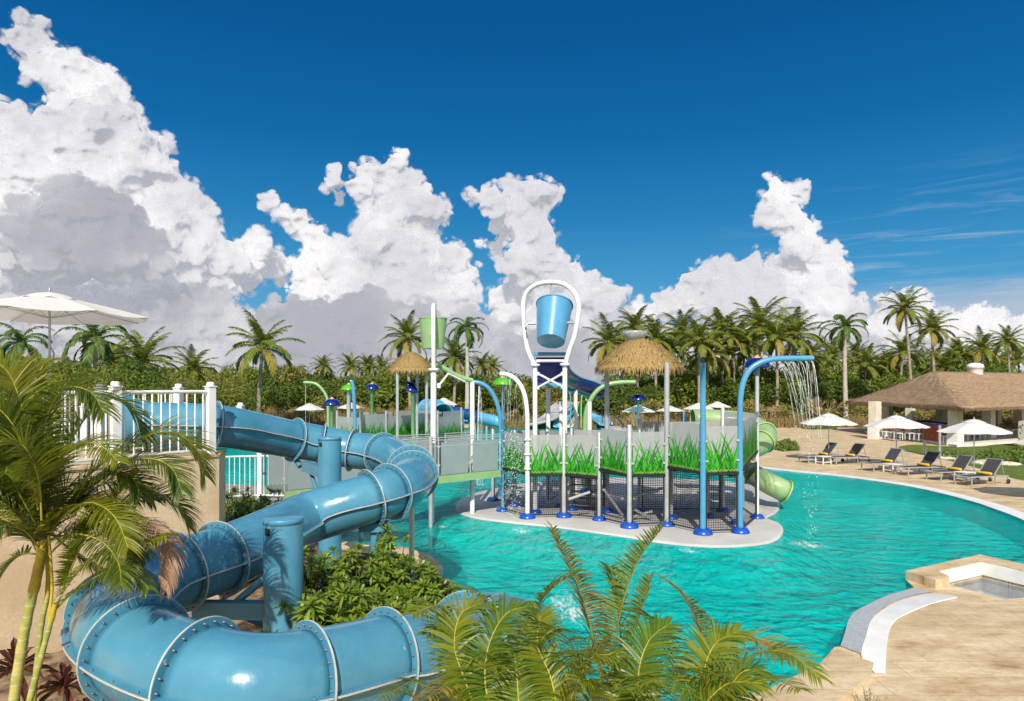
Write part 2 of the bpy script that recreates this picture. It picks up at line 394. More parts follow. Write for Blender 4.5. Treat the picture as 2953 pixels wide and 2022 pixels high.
b.beam(e_[0]+Vector((.01,-.02,.11)), e_[1]+Vector((-.01,-.02,.11)), .03, .30); b.beam(e_[1]+Vector((-.01,-.02,.11)), e_[2]+Vector((-.01,-.02,.11)), .03, .30); loc(b.build('rim', m_lining, root))
b = MB(); b.sheet(BASIN, -.12); m_bw = mat('basin_water', (.05,.24,.42), .05, var=.1, vscale=3, bump=.15, bscale=5, alpha=.45); loc(b.build('water', m_bw, root))

# island, terrace, bed, lawn
z6 = lambda pts: [(1300+x/2.2133, 1180+y/2.2133) for x, y in pts]
ISL = xy(z6([(55,630),(150,682),(400,717),(700,747),(1100,802),(1400,847),(1700,867),(1950,852),(2060,822),(2102,770),(2085,725),(2003,690),(2060,655),(2083,615),(2060,562),(1980,500),(1700,455),(1300,440),(900,440),(500,470),(240,515),(100,562)]), .05)
ISLP = [tuple(q[:2]) for q in catmull([(*p, 0) for p in ISL], 5, closed=True)]
cxm = sum(p[0] for p in ISLP)/len(ISLP); cym = sum(p[1] for p in ISLP)/len(ISLP)
b = MB(); n = len(ISLP); rings = [(1.0, .05), (1.010, .035), (1.025, -.02), (1.10, -.14), (1.22, -.42), (1.36, -.75)]
vs = [(cxm+(x-cxm)*s, cym+(y-cym)*s, z) for s, z in rings for x, y in ISLP]
fs = [(r*n+(i+1) % n, r*n+i, (r+1)*n+i, (r+1)*n+(i+1) % n) for r in range(len(rings)-1) for i in range(n)]
b.add(vs, [f[::-1] for f in fs[:2*n]], 0, True); b.add(vs, [f[::-1] for f in fs[2*n:]], 1, True); b.sheet(ISLP, .05)
tag(b.build('island', [m_island, m_floor]), 'pale grey rounded island in the pool', kind='structure')
m_paving = mat('grey_paving', (.30,.29,.28), .8, var=.2, vscale=2, bump=.2)
def lift(p, z): return [tuple(G(x, y, z)[:2]) for x, y in p]
b = MB(); TER = [(-14,22),(-6.2,20.5),(-5.6,23.5),(-7.0,27.2),(-12,28.5),(-22,28),(-22,22)]
b.prism(TER, 0, .45); tag(b.build('terrace', m_paving), 'grey paved terrace behind the white fence', kind='structure')
BED = [(-6.5,4),(-1.2,4),(-.9,8.2),(-1.35,12.2),(-1.3,15.2),(-2.6,17.2),(-4.6,18.3),(-5.6,20.3),(-13,21.8),(-16,18),(-9.5,10),(-9,4)]
b = MB(); b.prism(BED, 0, .14); tag(b.build('planting_bed', tex_mat('bed_soil', lambda N, bb, v: N.l.new(N.mix(N.map(N.noise(v, 2.5, 6, .7), .35, .65), (.08,.05,.03), (.36,.25,.15)), bb.inputs['Base Color']), .95, .1)), 'bare soil bed under the slide', kind='structure')
LAWN = xy([(2592,1289),(2640,1283),(2720,1287),(2830,1288),(2900,1280),(3200,1268),(3300,1360),(3100,1400),(2953,1386),(2880,1368),(2800,1345),(2730,1327),(2660,1312),(2610,1299)], ZD)
b = MB(); b.sheet([tuple(q[:2]) for q in catmull([(*p, 0) for p in LAWN], 4, closed=True)], ZD+.008); tag(b.build('lawn', m_lawn), 'strip of short lawn in front of the pavilion', kind='structure')
# ---------------------------------------------------------------- the big blue tube slide
def gloss(name, color, var=.05, rough=.22, vscale=1.5):
    return mat(name, color, rough, var=var, vscale=vscale, coat=.25)
def _fibre(N, bb, v):
    a = N.noise(v, .8, 5, .6); c = N.noise(N.vmath('MULTIPLY', v, (1,1,.3)), 5.5, 6, .75); d = N.noise(v, 2.2, 4, .6)
    base = N.mix(N.map(a, .35, .65), (.058,.225,.335), (.090,.285,.405)); base = N.mix(N.map(c, .56, .80, 0, .30), base, (.17,.33,.40)); base = N.mix(N.map(d, .60, .85, 0, .35), base, (.08,.24,.35))
    N.l.new(base, bb.inputs['Base Color']); N.l.new(N.map(c, .35, .7, .14, .32), bb.inputs['Roughness']); bb.inputs['Coat Weight'].default_value = .2; bb.inputs['Coat Roughness'].default_value = .1
    bn = N.node('ShaderNodeBump'); bn.inputs['Strength'].default_value = .12; bn.inputs['Distance'].default_value = .02; N.l.new(N.noise(v, 6, 3), bn.inputs['Height']); N.l.new(bn.outputs[0], bb.inputs['Normal'])
m_blue = tex_mat('blue_fibreglass', _fibre, .2, .5)
m_bluep = gloss('blue_painted_steel', (.080,.28,.42), .06, .35, 2)
m_seam = mat('pale_sealant', (.52,.52,.47), .6, var=.1, vscale=8)
m_bolt = mat('bolt_steel', (.20,.22,.24), .45, metal=.5, var=0)
m_dark = mat('dark_opening', (.01,.012,.015), .9, var=0)
m_steel = mat('brushed_steel', (.50,.51,.52), .42, metal=.35, var=.08, vscale=4)
m_white = mat('white_paint', (.80,.80,.79), .35, var=.05, vscale=2)
TR = .45
def st(px, py, d=None, z=None):
    if d is None: d = (H-z)*F/(py-HY)
    return P(px, py, d)
ctrl = [st(430,1222,14.1), st(620,1228,14.6), st(740,1247,15.5), st(848,1268,16.4), st(927,1281,16.7), st(1010,1297,16.8), st(1092,1308,16.6), st(1158,1328,15.7), st(1190,1366,14.3), st(1170,1398,13.2), st(1116,1421,12.6), st(1040,1446,12.2),
        st(874,1499,z=2.20), st(764,1555,z=2.15), st(645,1608,z=2.10), st(520,1650,z=2.05), st(425,1688,z=2.02), st(358,1745,z=1.99), st(345,1815,z=1.96), st(405,1880,z=1.92), st(566,1950,z=1.88), st(735,1980,z=1.84), st(885,1962,z=1.78), st(1020,1930,z=1.72), st(1110,1905,z=1.68), st(1210,1890,z=1.60), st(1330,1835,z=1.38), st(1430,1800,z=1.0), st(1530,1815,z=.42)]
path = catmull(ctrl, 14)
slide = thing('water_slide', 'long light blue enclosed tube slide winding down from the white railed platform', 'water slide', (path[0].x, path[0].y, 0))
SO = Matrix.Translation(-Vector(slide.location))
def sl(o): o.matrix_parent_inverse = SO; return o
cum = [0]
for a, c in zip(path, path[1:]): cum.append(cum[-1]+(c-a).length)
def at_s(s):
    j = 0
    while j < len(cum)-2 and cum[j+1] < s: j += 1
    return path[j].lerp(path[j+1], (s-cum[j])/max(1e-6, cum[j+1]-cum[j]))
def frame(s):
    t = (at_s(min(cum[-1], s+.05))-at_s(max(0, s-.05))).normalized(); x = t.cross(Vector((0,0,1))).normalized(); u = x.cross(t).normalized(); return at_s(s), t, x, u
def near_s(px, py, lo=0, hi=1e9):          # path length where the axis passes closest to a photo pixel
    best = None
    for i, p in enumerate(path):
        if not lo <= cum[i] <= hi: continue
        q = (CX+p.x/p.y*F, HY-(p.z-H)/p.y*F); e = (q[0]-px)**2+(q[1]-py)**2
        if best is None or e < best[0]: best = (e, cum[i])
    return best[1]
half = near_s(1190,1366)
joints = [near_s(622,1228,0,half), near_s(848,1268,0,half), near_s(927,1281,0,half), near_s(1018,1298,0,half), near_s(1100,1310,0,half), half-.45, half+.25, near_s(1125,1418,half), near_s(1068,1438,half),
          near_s(640,1610,half), near_s(520,1650,half), near_s(352,1770,half), near_s(395,1872,half), near_s(580,1952,half), near_s(885,1962,half), near_s(1110,1905,half), near_s(1345,1828,half)]
joints = sorted(set(joints)); cuts = [0]+joints+[cum[-1]]
for a, c in zip(cuts, cuts[1:]):
    k = max(3, int((c-a)/.10)); b = MB(); n = 40; vs = []
    for i in range(k+1):
        p, t, x, u = frame(a+(c-a)*i/k)
        for j in range(n):
            an = 2*math.pi*j/n; vs.append(p+(x*math.cos(an)+u*math.sin(an))*TR)
    b.add(vs, [(i*n+j, (i+1)*n+j, (i+1)*n+(j+1) % n, i*n+(j+1) % n) for i in range(k) for j in range(n)], 0, True)
    sec = sl(b.build('tube_section', m_blue, slide))
    sd = sec.modifiers.new('wall', 'SOLIDIFY'); sd.thickness = .012
    # side seams: a thin flange with pale sealant along both sides
    for sgn in (-1, 1):
        q = MB(); vs = []
        prof = [(TR-.01, -.011), (TR+.060, -.011), (TR+.060, .011), (TR-.01, .011)]
        for i in range(k+1):
            p, t, x, u = frame(a+(c-a)*i/k)
            for r_, h_ in prof: vs.append(p+x*sgn*r_+u*h_)
        q.add(vs, [(i*4+j, i*4+(j+1) % 4, (i+1)*4+(j+1) % 4, (i+1)*4+j) for i in range(k) for j in range(4)], 0)
        vs = []
        for i in range(k+1):
            p, t, x, u = frame(a+(c-a)*i/k)
            for r_, h_ in [(TR+.058, -.009), (TR+.066, -.009), (TR+.066, .009), (TR+.058, .009)]: vs.append(p+x*sgn*r_+u*h_)
        q.add(vs, [(i*4+j, i*4+(j+1) % 4, (i+1)*4+(j+1) % 4, (i+1)*4+j) for i in range(k) for j in range(4)], 1)
        if a > half:
            m = int((c-a)/.28)
            for i in range(m):
                p, t, x, u = frame(a+(c-a)*(i+.5)/m); q.lathe(p+x*sgn*(TR+.032)+u*.012, [(.011,0),(.011,.010),(.007,.015),(0,.016)], 6, 2, axis=u)
        sl(q.build('side_seam', [m_blue, m_seam, m_bolt], slide))
def ring_mesh(s, r=TR+.085, th=.014, bolts=26):
    p, t, x, u = frame(s); b = MB(); n = 56; ri = TR-.005
    def circ(rr, off): return [p+t*off+(x*math.cos(2*math.pi*j/n)+u*math.sin(2*math.pi*j/n))*rr for j in range(n)]
    loops = [circ(ri, -th), circ(r-.006, -th), circ(r-.006, th), circ(ri, th)]
    for k_ in range(3): b.add(loops[k_]+loops[k_+1], [(j, (j+1) % n, n+(j+1) % n, n+j) for j in range(n)], 0, False)
    loops = [circ(r-.006, -th*.6), circ(r, -th*.6), circ(r, th*.6), circ(r-.006, th*.6)]
    for k_ in range(3): b.add(loops[k_]+loops[k_+1], [(j, (j+1) % n, n+(j+1) % n, n+j) for j in range(n)], 1, False)
    for j in range(bolts):
        an = 2*math.pi*(j+.5)/bolts; q = p+(x*math.cos(an)+u*math.sin(an))*(TR+.040)
        for sg in (-1, 1): b.lathe(q+t*sg*th, [(.011,0),(.011,.012),(.006,.017),(.006,.026),(0,.026)], 6, 2, axis=t*sg)
    return b
for s in joints: sl(ring_mesh(s).build('flange', [m_blue, m_seam, m_bolt], slide))
# flared entry on the platform
p, t, x, u = frame(0); b = MB(); n = 40
prof = [(TR, 0), (TR+.05, -.25), (TR+.14, -.45), (TR+.20, -.50), (TR+.17, -.46), (TR+.03, -.2), (TR-.02, 0)]
b.add([p+t*h_+(x*math.cos(2*math.pi*j/n)+u*math.sin(2*math.pi*j/n))*r_ for r_, h_ in prof for j in range(n)], [(i*n+j, i*n+(j+1) % n, (i+1)*n+(j+1) % n, (i+1)*n+j) for i in range(len(prof)-1) for j in range(n)], 0, True)
sl(b.build('entry_rim', m_blue, slide))
# two steel support columns with arms
def column(px, topy, d, rad, z0, label):
    c = P(px, topy, d); b = MB(); zt = c.z
    b.lathe((c.x, c.y, z0), [(rad, 0), (rad, zt-z0-.07)], 40); b.lathe((c.x, c.y, zt), [(rad, -.07), (rad+.006, -.068), (rad+.006, -.006), (rad, 0), (0, .0)], 40)
    o = sl(b.build('support_column', m_bluep, slide)); o['label'] = label
    q = MB(); a = math.atan2(-c.y, -c.x)-.85; q.box((c.x+math.cos(a)*rad, c.y+math.sin(a)*rad, zt-.15), (.03, .07, .09), a)
    v = q.build('slot', m_dark, o)
    return c, o
c1, o1 = column(817, 1492, 9.0, .252, 0.1, 'thick blue column in front of the lower loop')
c2, o2 = column(951, 1260, 15.1, .252, 0.1, 'blue column in front of the upper run')
def arm(a, c, w, h, parent=None):
    b = MB(); b.beam(a, c, w, h); return sl(b.build('support_arm', m_bluep, slide))
s1 = near_s(560,1636,half); p = at_s(s1); arm((c1.x, c1.y, 1.55), (p.x, p.y, 1.50), .16, .22)
b = MB(); b.tube([(p.x+.3, p.y+.1, 1.5), (p.x+.9, p.y+.8, .9)], .045, 10); b.tube([(c1.x-.1, c1.y+.1, 2.1), (p.x+.5, p.y, 1.55)], .05, 10)
b.tube([(p.x, p.y, 1.5), (p.x, p.y, p.z-.40)], .06, 10); b.lathe((p.x, p.y, p.z), [(TR+.02, 0), (TR+.05, -.02), (TR+.02, -.03)], 24); sl(b.build('saddle', m_bluep, slide))
s2 = joints[1]; p = at_s(s2); arm((c2.x, c2.y, 2.55), (p.x+.35, p.y-.25, 2.62), .18, .24)
b = MB(); b.tube([(p.x+.45, p.y-.25, 2.55), (c2.x-.2, c2.y, 1.9)], .05, 10); b.tube([(p.x+.2, p.y-.15, 2.6), (p.x, p.y, p.z-TR+.04)], .07, 10); sl(b.build('saddle', m_bluep, slide))
s3 = near_s(1078,1436,half); p = at_s(s3); b = MB(); b.box((p.x, p.y, p.z-TR-.08), (.5, .3, .16)); b.tube([(p.x, p.y, p.z-TR-.1), (p.x, p.y, -1.2)], .07, 12); sl(b.build('saddle', m_bluep, slide))
pg = P(1187, 1450, 13.9); b = MB(); b.tube([(pg.x, pg.y, -1.2), (pg.x, pg.y, 2.3)], .055, 12); sl(b.build('leg', m_steel, slide))

# ---------------------------------------------------------------- platform wall, railings, fence
m_wall = tex_mat('sandy_render', lambda N, bb, v: (N.l.new(N.mix(N.map(N.noise(v, 22, 5, .7), .35, .65, 0, .5), N.mix(N.map(N.noise(v, .9, 5, .6), .38, .62), (.70,.53,.33), (.82,.66,.45)), (.58,.43,.26)), bb.inputs['Base Color'])), .85, .2)
FZ = 3.10
wa = P(632, 1317, 13.7); wdir = Vector((-.52, -.80, 0)).normalized(); wout = Vector((wdir.y, -wdir.x, 0))    # along the wall towards the viewer
if wout.x < 0: wout = -wout
A = Vector((wa.x, wa.y, 0)); B = A + wdir*12
C_ = B + Vector((-8, 0, 0)); D_ = A + Vector((-9, 3.2, 0)); E_ = A+Vector((-.25,.9,0))
b = MB(); poly = [tuple(v[:2]) for v in (A, E_, D_, C_, B)]; b.prism(poly[::-1] if False else poly, -.2, FZ)
tag(b.build('platform_wall', m_wall), 'tall sand coloured rendered wall carrying the slide platform', 'wall')
b = MB(); A2 = A+Vector((.03,.02,0)); b.prism([tuple(v[:2]) for v in (A+wout*.03, E_+Vector((.02,.02,0)), D_, C_, B+wout*.03)], FZ, FZ+.05)
tag(b.build('platform_floor', m_deck), 'stone slab on top of the platform', kind='structure')
def post(mb, p, h, w=.15, rz=0):
    mb.box((p.x, p.y, p.z+h/2), (w, w, h), rz); mb.box((p.x, p.y, p.z+h+.012), (w+.03, w+.03, .024), rz)
    mb.lathe((p.x, p.y, p.z+h+.024), [(w*.5, 0), (w*.5, .05), (w*.42, .075), (0, .08)], 16)
def railing(pts, h, label, spacing=.125, group=None, name='railing', postw=.15, first=True, last=True):
    root = thing(name, label, 'railing', tuple(pts[0]), group=group); off = Vector(pts[0])
    pts = [Vector(p)-off for p in pts]
    for i, p in enumerate(pts):
        if (i == 0 and not first) or (i == len(pts)-1 and not last): continue
        b = MB(); d = pts[min(i+1, len(pts)-1)]-pts[max(0, i-1)]; post(b, p, h+.06, postw, math.atan2(d.y, d.x)); b.build('post', m_white, root)
    for a, c in zip(pts, pts[1:]):
        up = Vector((0,0,1)); d = (c-a).normalized(); a2, c2_ = a+d*postw*.5, c-d*postw*.5
        b = MB(); b.tube([a2+up*(h-.03), c2_+up*(h-.03)], .032, 12); b.build('top_rail', m_white, root)
        b = MB(); b.beam(a2+up*.10, c2_+up*.10, .04, .04); b.build('bottom_rail', m_white, root)
        L_ = (c2_-a2).length; k = max(1, int(L_/spacing))
        for i in range(k):
            q = a2.lerp(c2_, (i+.5)/k); b = MB(); b.tube([q+up*.10, q+up*(h-.04)], .016, 8); b.build('baluster', m_white, root)
    return root
def wl(t, inset=.14): q = A+wdir*t-wout*inset; return Vector((q.x, q.y, FZ+.05))
railing([wl(.10), wl(1.95), wl(3.9), wl(5.9)], 1.28, 'white railing of round balusters along the wall edge in front of the tube entry', .16)
b0 = wl(.10)+Vector((-1.35, 1.45, 0)); b1 = b0+Vector((-1.9, .25, 0)); b2 = b1+Vector((-1.9, -.2, 0))
railing([b0, b1, b2], 1.25, 'white railing at the back of the slide platform behind the tube entry', .16)
railing([b2+Vector((-.2,3,-.35)), b2+Vector((2.2,3.6,-.35)), b2+Vector((3.8,3.4,-.35))], 1.1, 'lower white railing farther back seen between the platform balusters', .16)
f0, f1, f2 = (Vector((*G(x, y, .45)[:2], .45)) for x, y in ((612,1434),(700,1432),(768,1425)))
f0 = Vector((-11.5, 24.2, .45)); f1 = Vector((-9.2, 24.9, .45)); f2 = Vector((-7.0, 24.6, .45)); fm = Vector((-13.8, 23.2, .45))
railing([fm, f0, f1, f2], 1.55, 'white picket fence on the terrace behind the blue slide', .17, name='pool_fence')

# ---------------------------------------------------------------- parasols
m_canvas = mat('white_canvas', (.74,.73,.71), .85, var=.05, vscale=1.5, translucent=.22)
m_pole = mat('anodised_pole', (.45,.46,.47), .35, metal=.5, var=.05)
def make_parasol(name, label, R_, h, sides=8, drop=.42, group=None, simple=False, vent=True, base=True):
    root = thing(name, label, 'parasol', group=group)
    b = MB(); rows = 7; vs = []; hub = .30*R_ if vent else .02
    for i in range(rows+1):
        t = i/rows; r = hub*.55+(R_-hub*.55)*t
        for j in range(sides*4):
            a = 2*math.pi*(j/(sides*4)); ph = (j % 4)/4; k = math.cos(math.pi/sides)/math.cos((ph-.5)*2*math.pi/sides)
            sag = -.05*math.sin(math.pi*ph)*t*R_*.6
            vs.append((r*k*math.cos(a), r*k*math.sin(a), h-.12-drop*t**1.12+sag*(t**1)))
    n = sides*4
    b.add(vs, [(i*n+j, (i+1)*n+j, (i+1)*n+(j+1) % n, i*n+(j+1) % n) for i in range(rows) for j in range(n)], 0, False)
    can = b.build('canopy', m_canvas, root)
    if vent:
        b = MB(); vs = [(0, 0, h)]
        for r, z in ((.14, h-.05), (.26, h-.135), (.30, h-.175)):
            for j in range(n):
                a = 2*math.pi*j/n; w = 1+(.07 if j % 4 == 2 else 0); vs.append((R_*r*math.cos(a), R_*r*math.sin(a), z*1.0+(.014*R_ if (j % 4 == 2 and r > .28) else 0)))
        fs = [(0, 1+j, 1+(j+1) % n) for j in range(n)] + [(1+i*n+j, 1+(i+1)*n+j, 1+(i+1)*n+(j+1) % n, 1+i*n+(j+1) % n) for i in range(2) for j in range(n)]
        b.add(vs, fs, 0, False); b.build('vent', m_canvas, can)
    b = MB(); b.tube([(0,0,0.02), (0,0,h+.0)], .025 if not simple else .03, 10); b.lathe((0,0,h), [(.02,0),(.03,.03),(.012,.07),(0,.12)], 8); b.build('pole', m_pole, root)
    if not simple:
        b = MB()
        for j in range(sides):
            a = 2*math.pi*j/sides; c, s = math.cos(a), math.sin(a)
            b.tube([(.04*c, .04*s, h-.2), (R_*.97*c, R_*.97*s, h-.15-drop)], .009, 5)
            b.tube([(.04*c, .04*s, h-.55), (R_*.5*c, R_*.5*s, h-.14-drop*.46)], .008, 5)
        b.build('ribs', m_pole, root)
        if base: b = MB(); b.box((0,0,.03), (.5,.5,.06)); b.lathe((0,0,.06), [(.04,0),(.04,.3)], 12); b.build('base', m_pole, root)
    return root
u = make_parasol('parasol', 'large white parasol on a silver pole on the slide platform', 1.93, 2.72, drop=.38)
pu = P(143, 842, 14.4); u.location = (pu.x, pu.y, pu.z-2.72); u.rotation_euler[2] = R(12)
for k, v in enumerate(()): pass
# ---------------------------------------------------------------- play structure on the island
m_cap = gloss('royal_blue_cap', (.006,.075,.42), .05, .3, 3)
m_skyblue = gloss('sky_blue_paint', (.085,.31,.53), .05, .3, 2)
m_pgreen = gloss('pale_green_paint', (.27,.46,.20), .06, .35, 2)
m_navy = gloss('navy_plastic', (.006,.018,.16), .05, .18, 2)
m_lime = gloss('lime_plastic', (.09,.42,.01), .05, .25, 2)
m_orange = gloss('orange_cap', (.60,.36,.22), .05, .4, 2)
m_thatch = None
ZI = .05
def cap_mesh(r=.27):
    b = MB(); b.lathe((0,0,0), [(r, 0), (r, .02), (r*.97, .05), (r*.86, .10), (r*.62, .145), (r*.45, .16), (0, .165)], 28)
    for j in range(8): a = math.pi*j/4; b.lathe((r*.72*math.cos(a), r*.72*math.sin(a), .125), [(.022,0),(.022,.02),(0,.026)], 6)
    return b
_cap = cap_mesh()
def base_cap(parent, x, y, z=0.0, s=1.0):
    o = MB(); o.v = [(vx*s, vy*s, vz*s) for vx, vy, vz in _cap.v]; o.f = _cap.f; o.m = _cap.m; o.sm = _cap.sm
    c = o.build('base_cap', m_cap, parent, (x, y, z)); return c
def frosted(name, col, alpha, n_scale=2.0):
    m = bpy.data.materials.new(name); m.use_nodes = True; N = NT(m.node_tree); N.n.clear()
    tc = N.node('ShaderNodeTexCoord').outputs['Object']
    d = N.node('ShaderNodeBsdfPrincipled'); d.inputs['Base Color'].default_value = (*col, 1); d.inputs['Roughness'].default_value = .45
    tr = N.node('ShaderNodeBsdfTransparent'); mx = N.node('ShaderNodeMixShader')
    N.l.new(N.map(N.noise(tc, n_scale, 3), .3, .7, alpha-.06, alpha+.06), mx.inputs[0]); N.l.new(tr.outputs[0], mx.inputs[1]); N.l.new(d.outputs[0], mx.inputs[2])
    o = N.node('ShaderNodeOutputMaterial'); N.l.new(mx.outputs[0], o.inputs[0]); MAT[name] = m; return m
m_frost = frosted('frosted_panel', (.42,.43,.43), .64)
m_frost_far = frosted('frosted_panel_thin', (.42,.44,.44), .60)
m_blades = []
for i, c in enumerate(((.010,.16,.012), (.025,.30,.015), (.07,.42,.03), (.010,.12,.015), (.38,.50,.10))):
    m_blades.append(mat('grass_print_%s' % ('dark','mid','bright','deep','yellow')[i], c, .35, var=.12, vscale=4, translucent=.25))
def _net(N):
    N.n.clear(); uv = N.node('ShaderNodeUVMap'); sep = N.node('ShaderNodeSeparateXYZ'); N.l.new(uv.outputs[0], sep.inputs[0])
    u = N.math('LESS_THAN', N.math('FRACT', N.math('DIVIDE', sep.outputs[0], .075)), .17)
    v = N.math('LESS_THAN', N.math('FRACT', N.math('DIVIDE', sep.outputs[1], .075)), .17)
    f = N.math('MAXIMUM', u, v); d = N.node('ShaderNodeBsdfDiffuse'); d.inputs[0].default_value = (.018,.018,.02,1)
    tr = N.node('ShaderNodeBsdfTransparent'); mx = N.node('ShaderNodeMixShader'); N.l.new(f, mx.inputs[0]); N.l.new(tr.outputs[0], mx.inputs[1]); N.l.new(d.outputs[0], mx.inputs[2])
    o = N.node('ShaderNodeOutputMaterial'); N.l.new(mx.outputs[0], o.inputs[0])
m_net = bpy.data.materials.new('black_safety_net'); m_net.use_nodes = True; _net(NT(m_net.node_tree))
m_black = mat('black_steel', (.015,.015,.017), .5, var=0)

def tapered(mb, a, c, side, w, th=.0, slot=0, bend=None):
    """a flat blade from a to c, pointed at c; side is the width direction"""
    a, c = Vector(a), Vector(c); m = (a+c)/2 + (bend if bend is not None else Vector((0,0,0))); side = Vector(side)
    mb.add([a-side*w, a+side*w, m+side*w*.75, m-side*w*.75, c], [(0,1,2,3), (3,2,4)], slot)
def panel(parent, p0, p1, z0, z1, off, seed, z0b=None, z1b=None, grass=True, hgr=.85, frost=None, dens=46, name='panel'):
    """one frosted panel between two posts, printed with grass blades on its outer face; off = world offset of the parent"""
    rnd = random.Random(seed); z0b = z0 if z0b is None else z0b; z1b = z1 if z1b is None else z1b
    p0 = Vector((p0.x, p0.y, 0)); p1 = Vector((p1.x, p1.y, 0)); d = (p1-p0); L = d.length; d.normalize(); n = Vector((d.y, -d.x, 0))
    if n.y > 0: n = -n
    a = p0+d*.10; c = p1-d*.10; L -= .20; b = MB(); t = .012
    q = [a+Vector((0,0,z0)), c+Vector((0,0,z0b)), c+Vector((0,0,z1b)), a+Vector((0,0,z1))]
    q = [v-off for v in q]; vs = [v+n*t for v in q]+[v-n*t for v in q]
    b.add(vs, [(0,1,2,3),(7,6,5,4),(0,4,5,1),(1,5,6,2),(2,6,7,3),(3,7,4,0)], 0)
    if grass:
        def blade(x, zb, hh, lean, w, layer, slot):
            vs = []; N_ = 5
            for q_ in range(N_+1):
                t_ = q_/N_; xx = min(max(x+lean*hh*(t_**1.45), 0.0), L); ww = w*(1.0, .98, .88, .68, .40, 0)[q_]; c0 = a+d*xx+Vector((0,0,zb+hh*t_))+n*(t+layer)-off
                if q_ < N_: vs += [c0-d*ww*.5, c0+d*ww*.5]
                else: vs.append(c0)
            b.add(vs, [(2*i_, 2*i_+1, 2*i_+3, 2*i_+2) for i_ in range(N_-1)]+[(2*N_-2, 2*N_-1, 2*N_)], slot)
        k = max(6, int(L/.056))
        for i in range(k):
            x = (i+rnd.uniform(.2,.8))/k*L; zb = z0+(z0b-z0)*x/L; cyc = .5+.5*math.sin(x*2*math.pi/.62+seed)
            for q_ in range(2):
                sg = 1 if (i+q_) % 2 else -1; hh = (z1-z0)*min(.88, hgr*(.34+.42*cyc*rnd.uniform(.7,1.1)+rnd.uniform(0,.16))); blade(x, zb, hh, sg*rnd.uniform(.16,.52), rnd.uniform(.046,.080), .003+.0025*((i*2+q_) % 6), 1+rnd.choice((0,1,1,2,2,2)))
            blade(x, zb, (z1-z0)*rnd.uniform(.18,.36), rnd.uniform(-.5,.5), .07, .019, 1+rnd.choice((0,1,2)))
        fk = int(L*16)
        for i in range(fk):
            x = (i+.5)/fk*L; zb = z0+(z0b-z0)*x/L; A_ = a+d*x+Vector((0,0,zb))+n*(t+.002)-off; tapered(b, A_, A_+d*rnd.uniform(-.05,.05)+Vector((0,0,rnd.uniform(.12,.26))), d, .060, slot=rnd.choice((1,1,2,4)))
        for i in range(int(L*9)):
            x = (i+.5)/int(L*9)*L; zb = z0+(z0b-z0)*x/L
            for lean in (-.13, .13):
                A_ = a+d*x+Vector((0,0,zb))+n*(t+.021)-off; tapered(b, A_, A_+d*lean+Vector((0,0,.20)), d, .034, slot=1+(i % 3))
            for s_ in (-.35, .35):
                A_ = a+d*(x+.03)+Vector((0,0,zb+.02))+n*(t+.024)-off; tapered(b, A_, A_+d*s_*.2+Vector((0,0,.09)), d, .016, slot=5)
    return b.build(name, [frost or m_frost]+m_blades, parent)
def net(parent, p0, p1, z0, z1, off):
    p0 = Vector((p0.x, p0.y, 0)); p1 = Vector((p1.x, p1.y, 0)); d = (p1-p0); L = d.length; d.normalize(); a, c = p0+d*.11-off, p1-d*.11-off; L = (c-a).length
    me = bpy.data.meshes.new('net_panel'); b = MB()
    b.add([a+Vector((0,0,z0)), c+Vector((0,0,z0)), c+Vector((0,0,z1)), a+Vector((0,0,z1))], [(0,1,2,3)], 0)
    for q, r_ in ((a, c), ):
        for z in (z0, z1): b.beam(q+Vector((0,0,z)), r_+Vector((0,0,z)), .035, .035, 1)
    for q in (a, c): b.beam(q+Vector((0,0,z0)), q+Vector((0,0,z1)), .04, .04, 1)
    o = b.build('net_panel', [m_net, m_black], parent); uvl = o.data.uv_layers.new(name='UVMap')
    for k, uv in zip(range(4), ((0,0),(L,0),(L,z1-z0),(0,z1-z0))): uvl.data[k].uv = uv
    return o
gi_ = lambda x, y: G(x, y, ZI)
PO = dict(a=gi_(1450,1474), b=gi_(1521,1494), c=gi_(1626,1491), d=gi_(1728,1500), e=gi_(1815,1521), f=gi_(1923,1516), g=gi_(2027,1540), h=gi_(2135,1536), i=gi_(2183,1494),
          b1=gi_(1421,1444), b2=gi_(1485,1458), b3=gi_(1540,1476), b4=gi_(1579,1452), b5=gi_(1648,1470), b6=gi_(1750,1477), b7=gi_(1844,1476), b8=gi_(1936,1495), b9=gi_(2084,1475), b10=gi_(2041,1491), b11=gi_(2127,1510), b12=gi_(1661,1405))
play = thing('play_platform', 'round play platform on the island with frosted panels printed with green grass', 'play structure', tuple(PO['d']))
PLO = Vector(play.location); PLO_z = Vector((PLO.x, PLO.y, PLO.z))
def pl_off(v): return Vector(v)-PLO
def steel_post(key, top, r=.065, m=None, s=1.0):
    p = PO[key]; b = MB(); q = pl_off(p); b.lathe((q.x, q.y, 0), [(r,.1),(r, top-ZI-.03),(r*.7, top-ZI),(0, top-ZI)], 14)
    o = b.build('post', m or m_steel, play); base_cap(o, q.x, q.y, 0, s); return o
for k, top in (('d',2.98),('e',3.30),('b5',3.0),('b7',3.35),('b8',3.3),('b1',2.85),('b2',2.9),('b9',3.75),('b10',2.0),('b11',2.0)):
    steel_post(k, top, .075 if k in ('e','b9') else .06, s=1.1 if k == 'e' else .9)
steel_post('c', 3.05, .075)
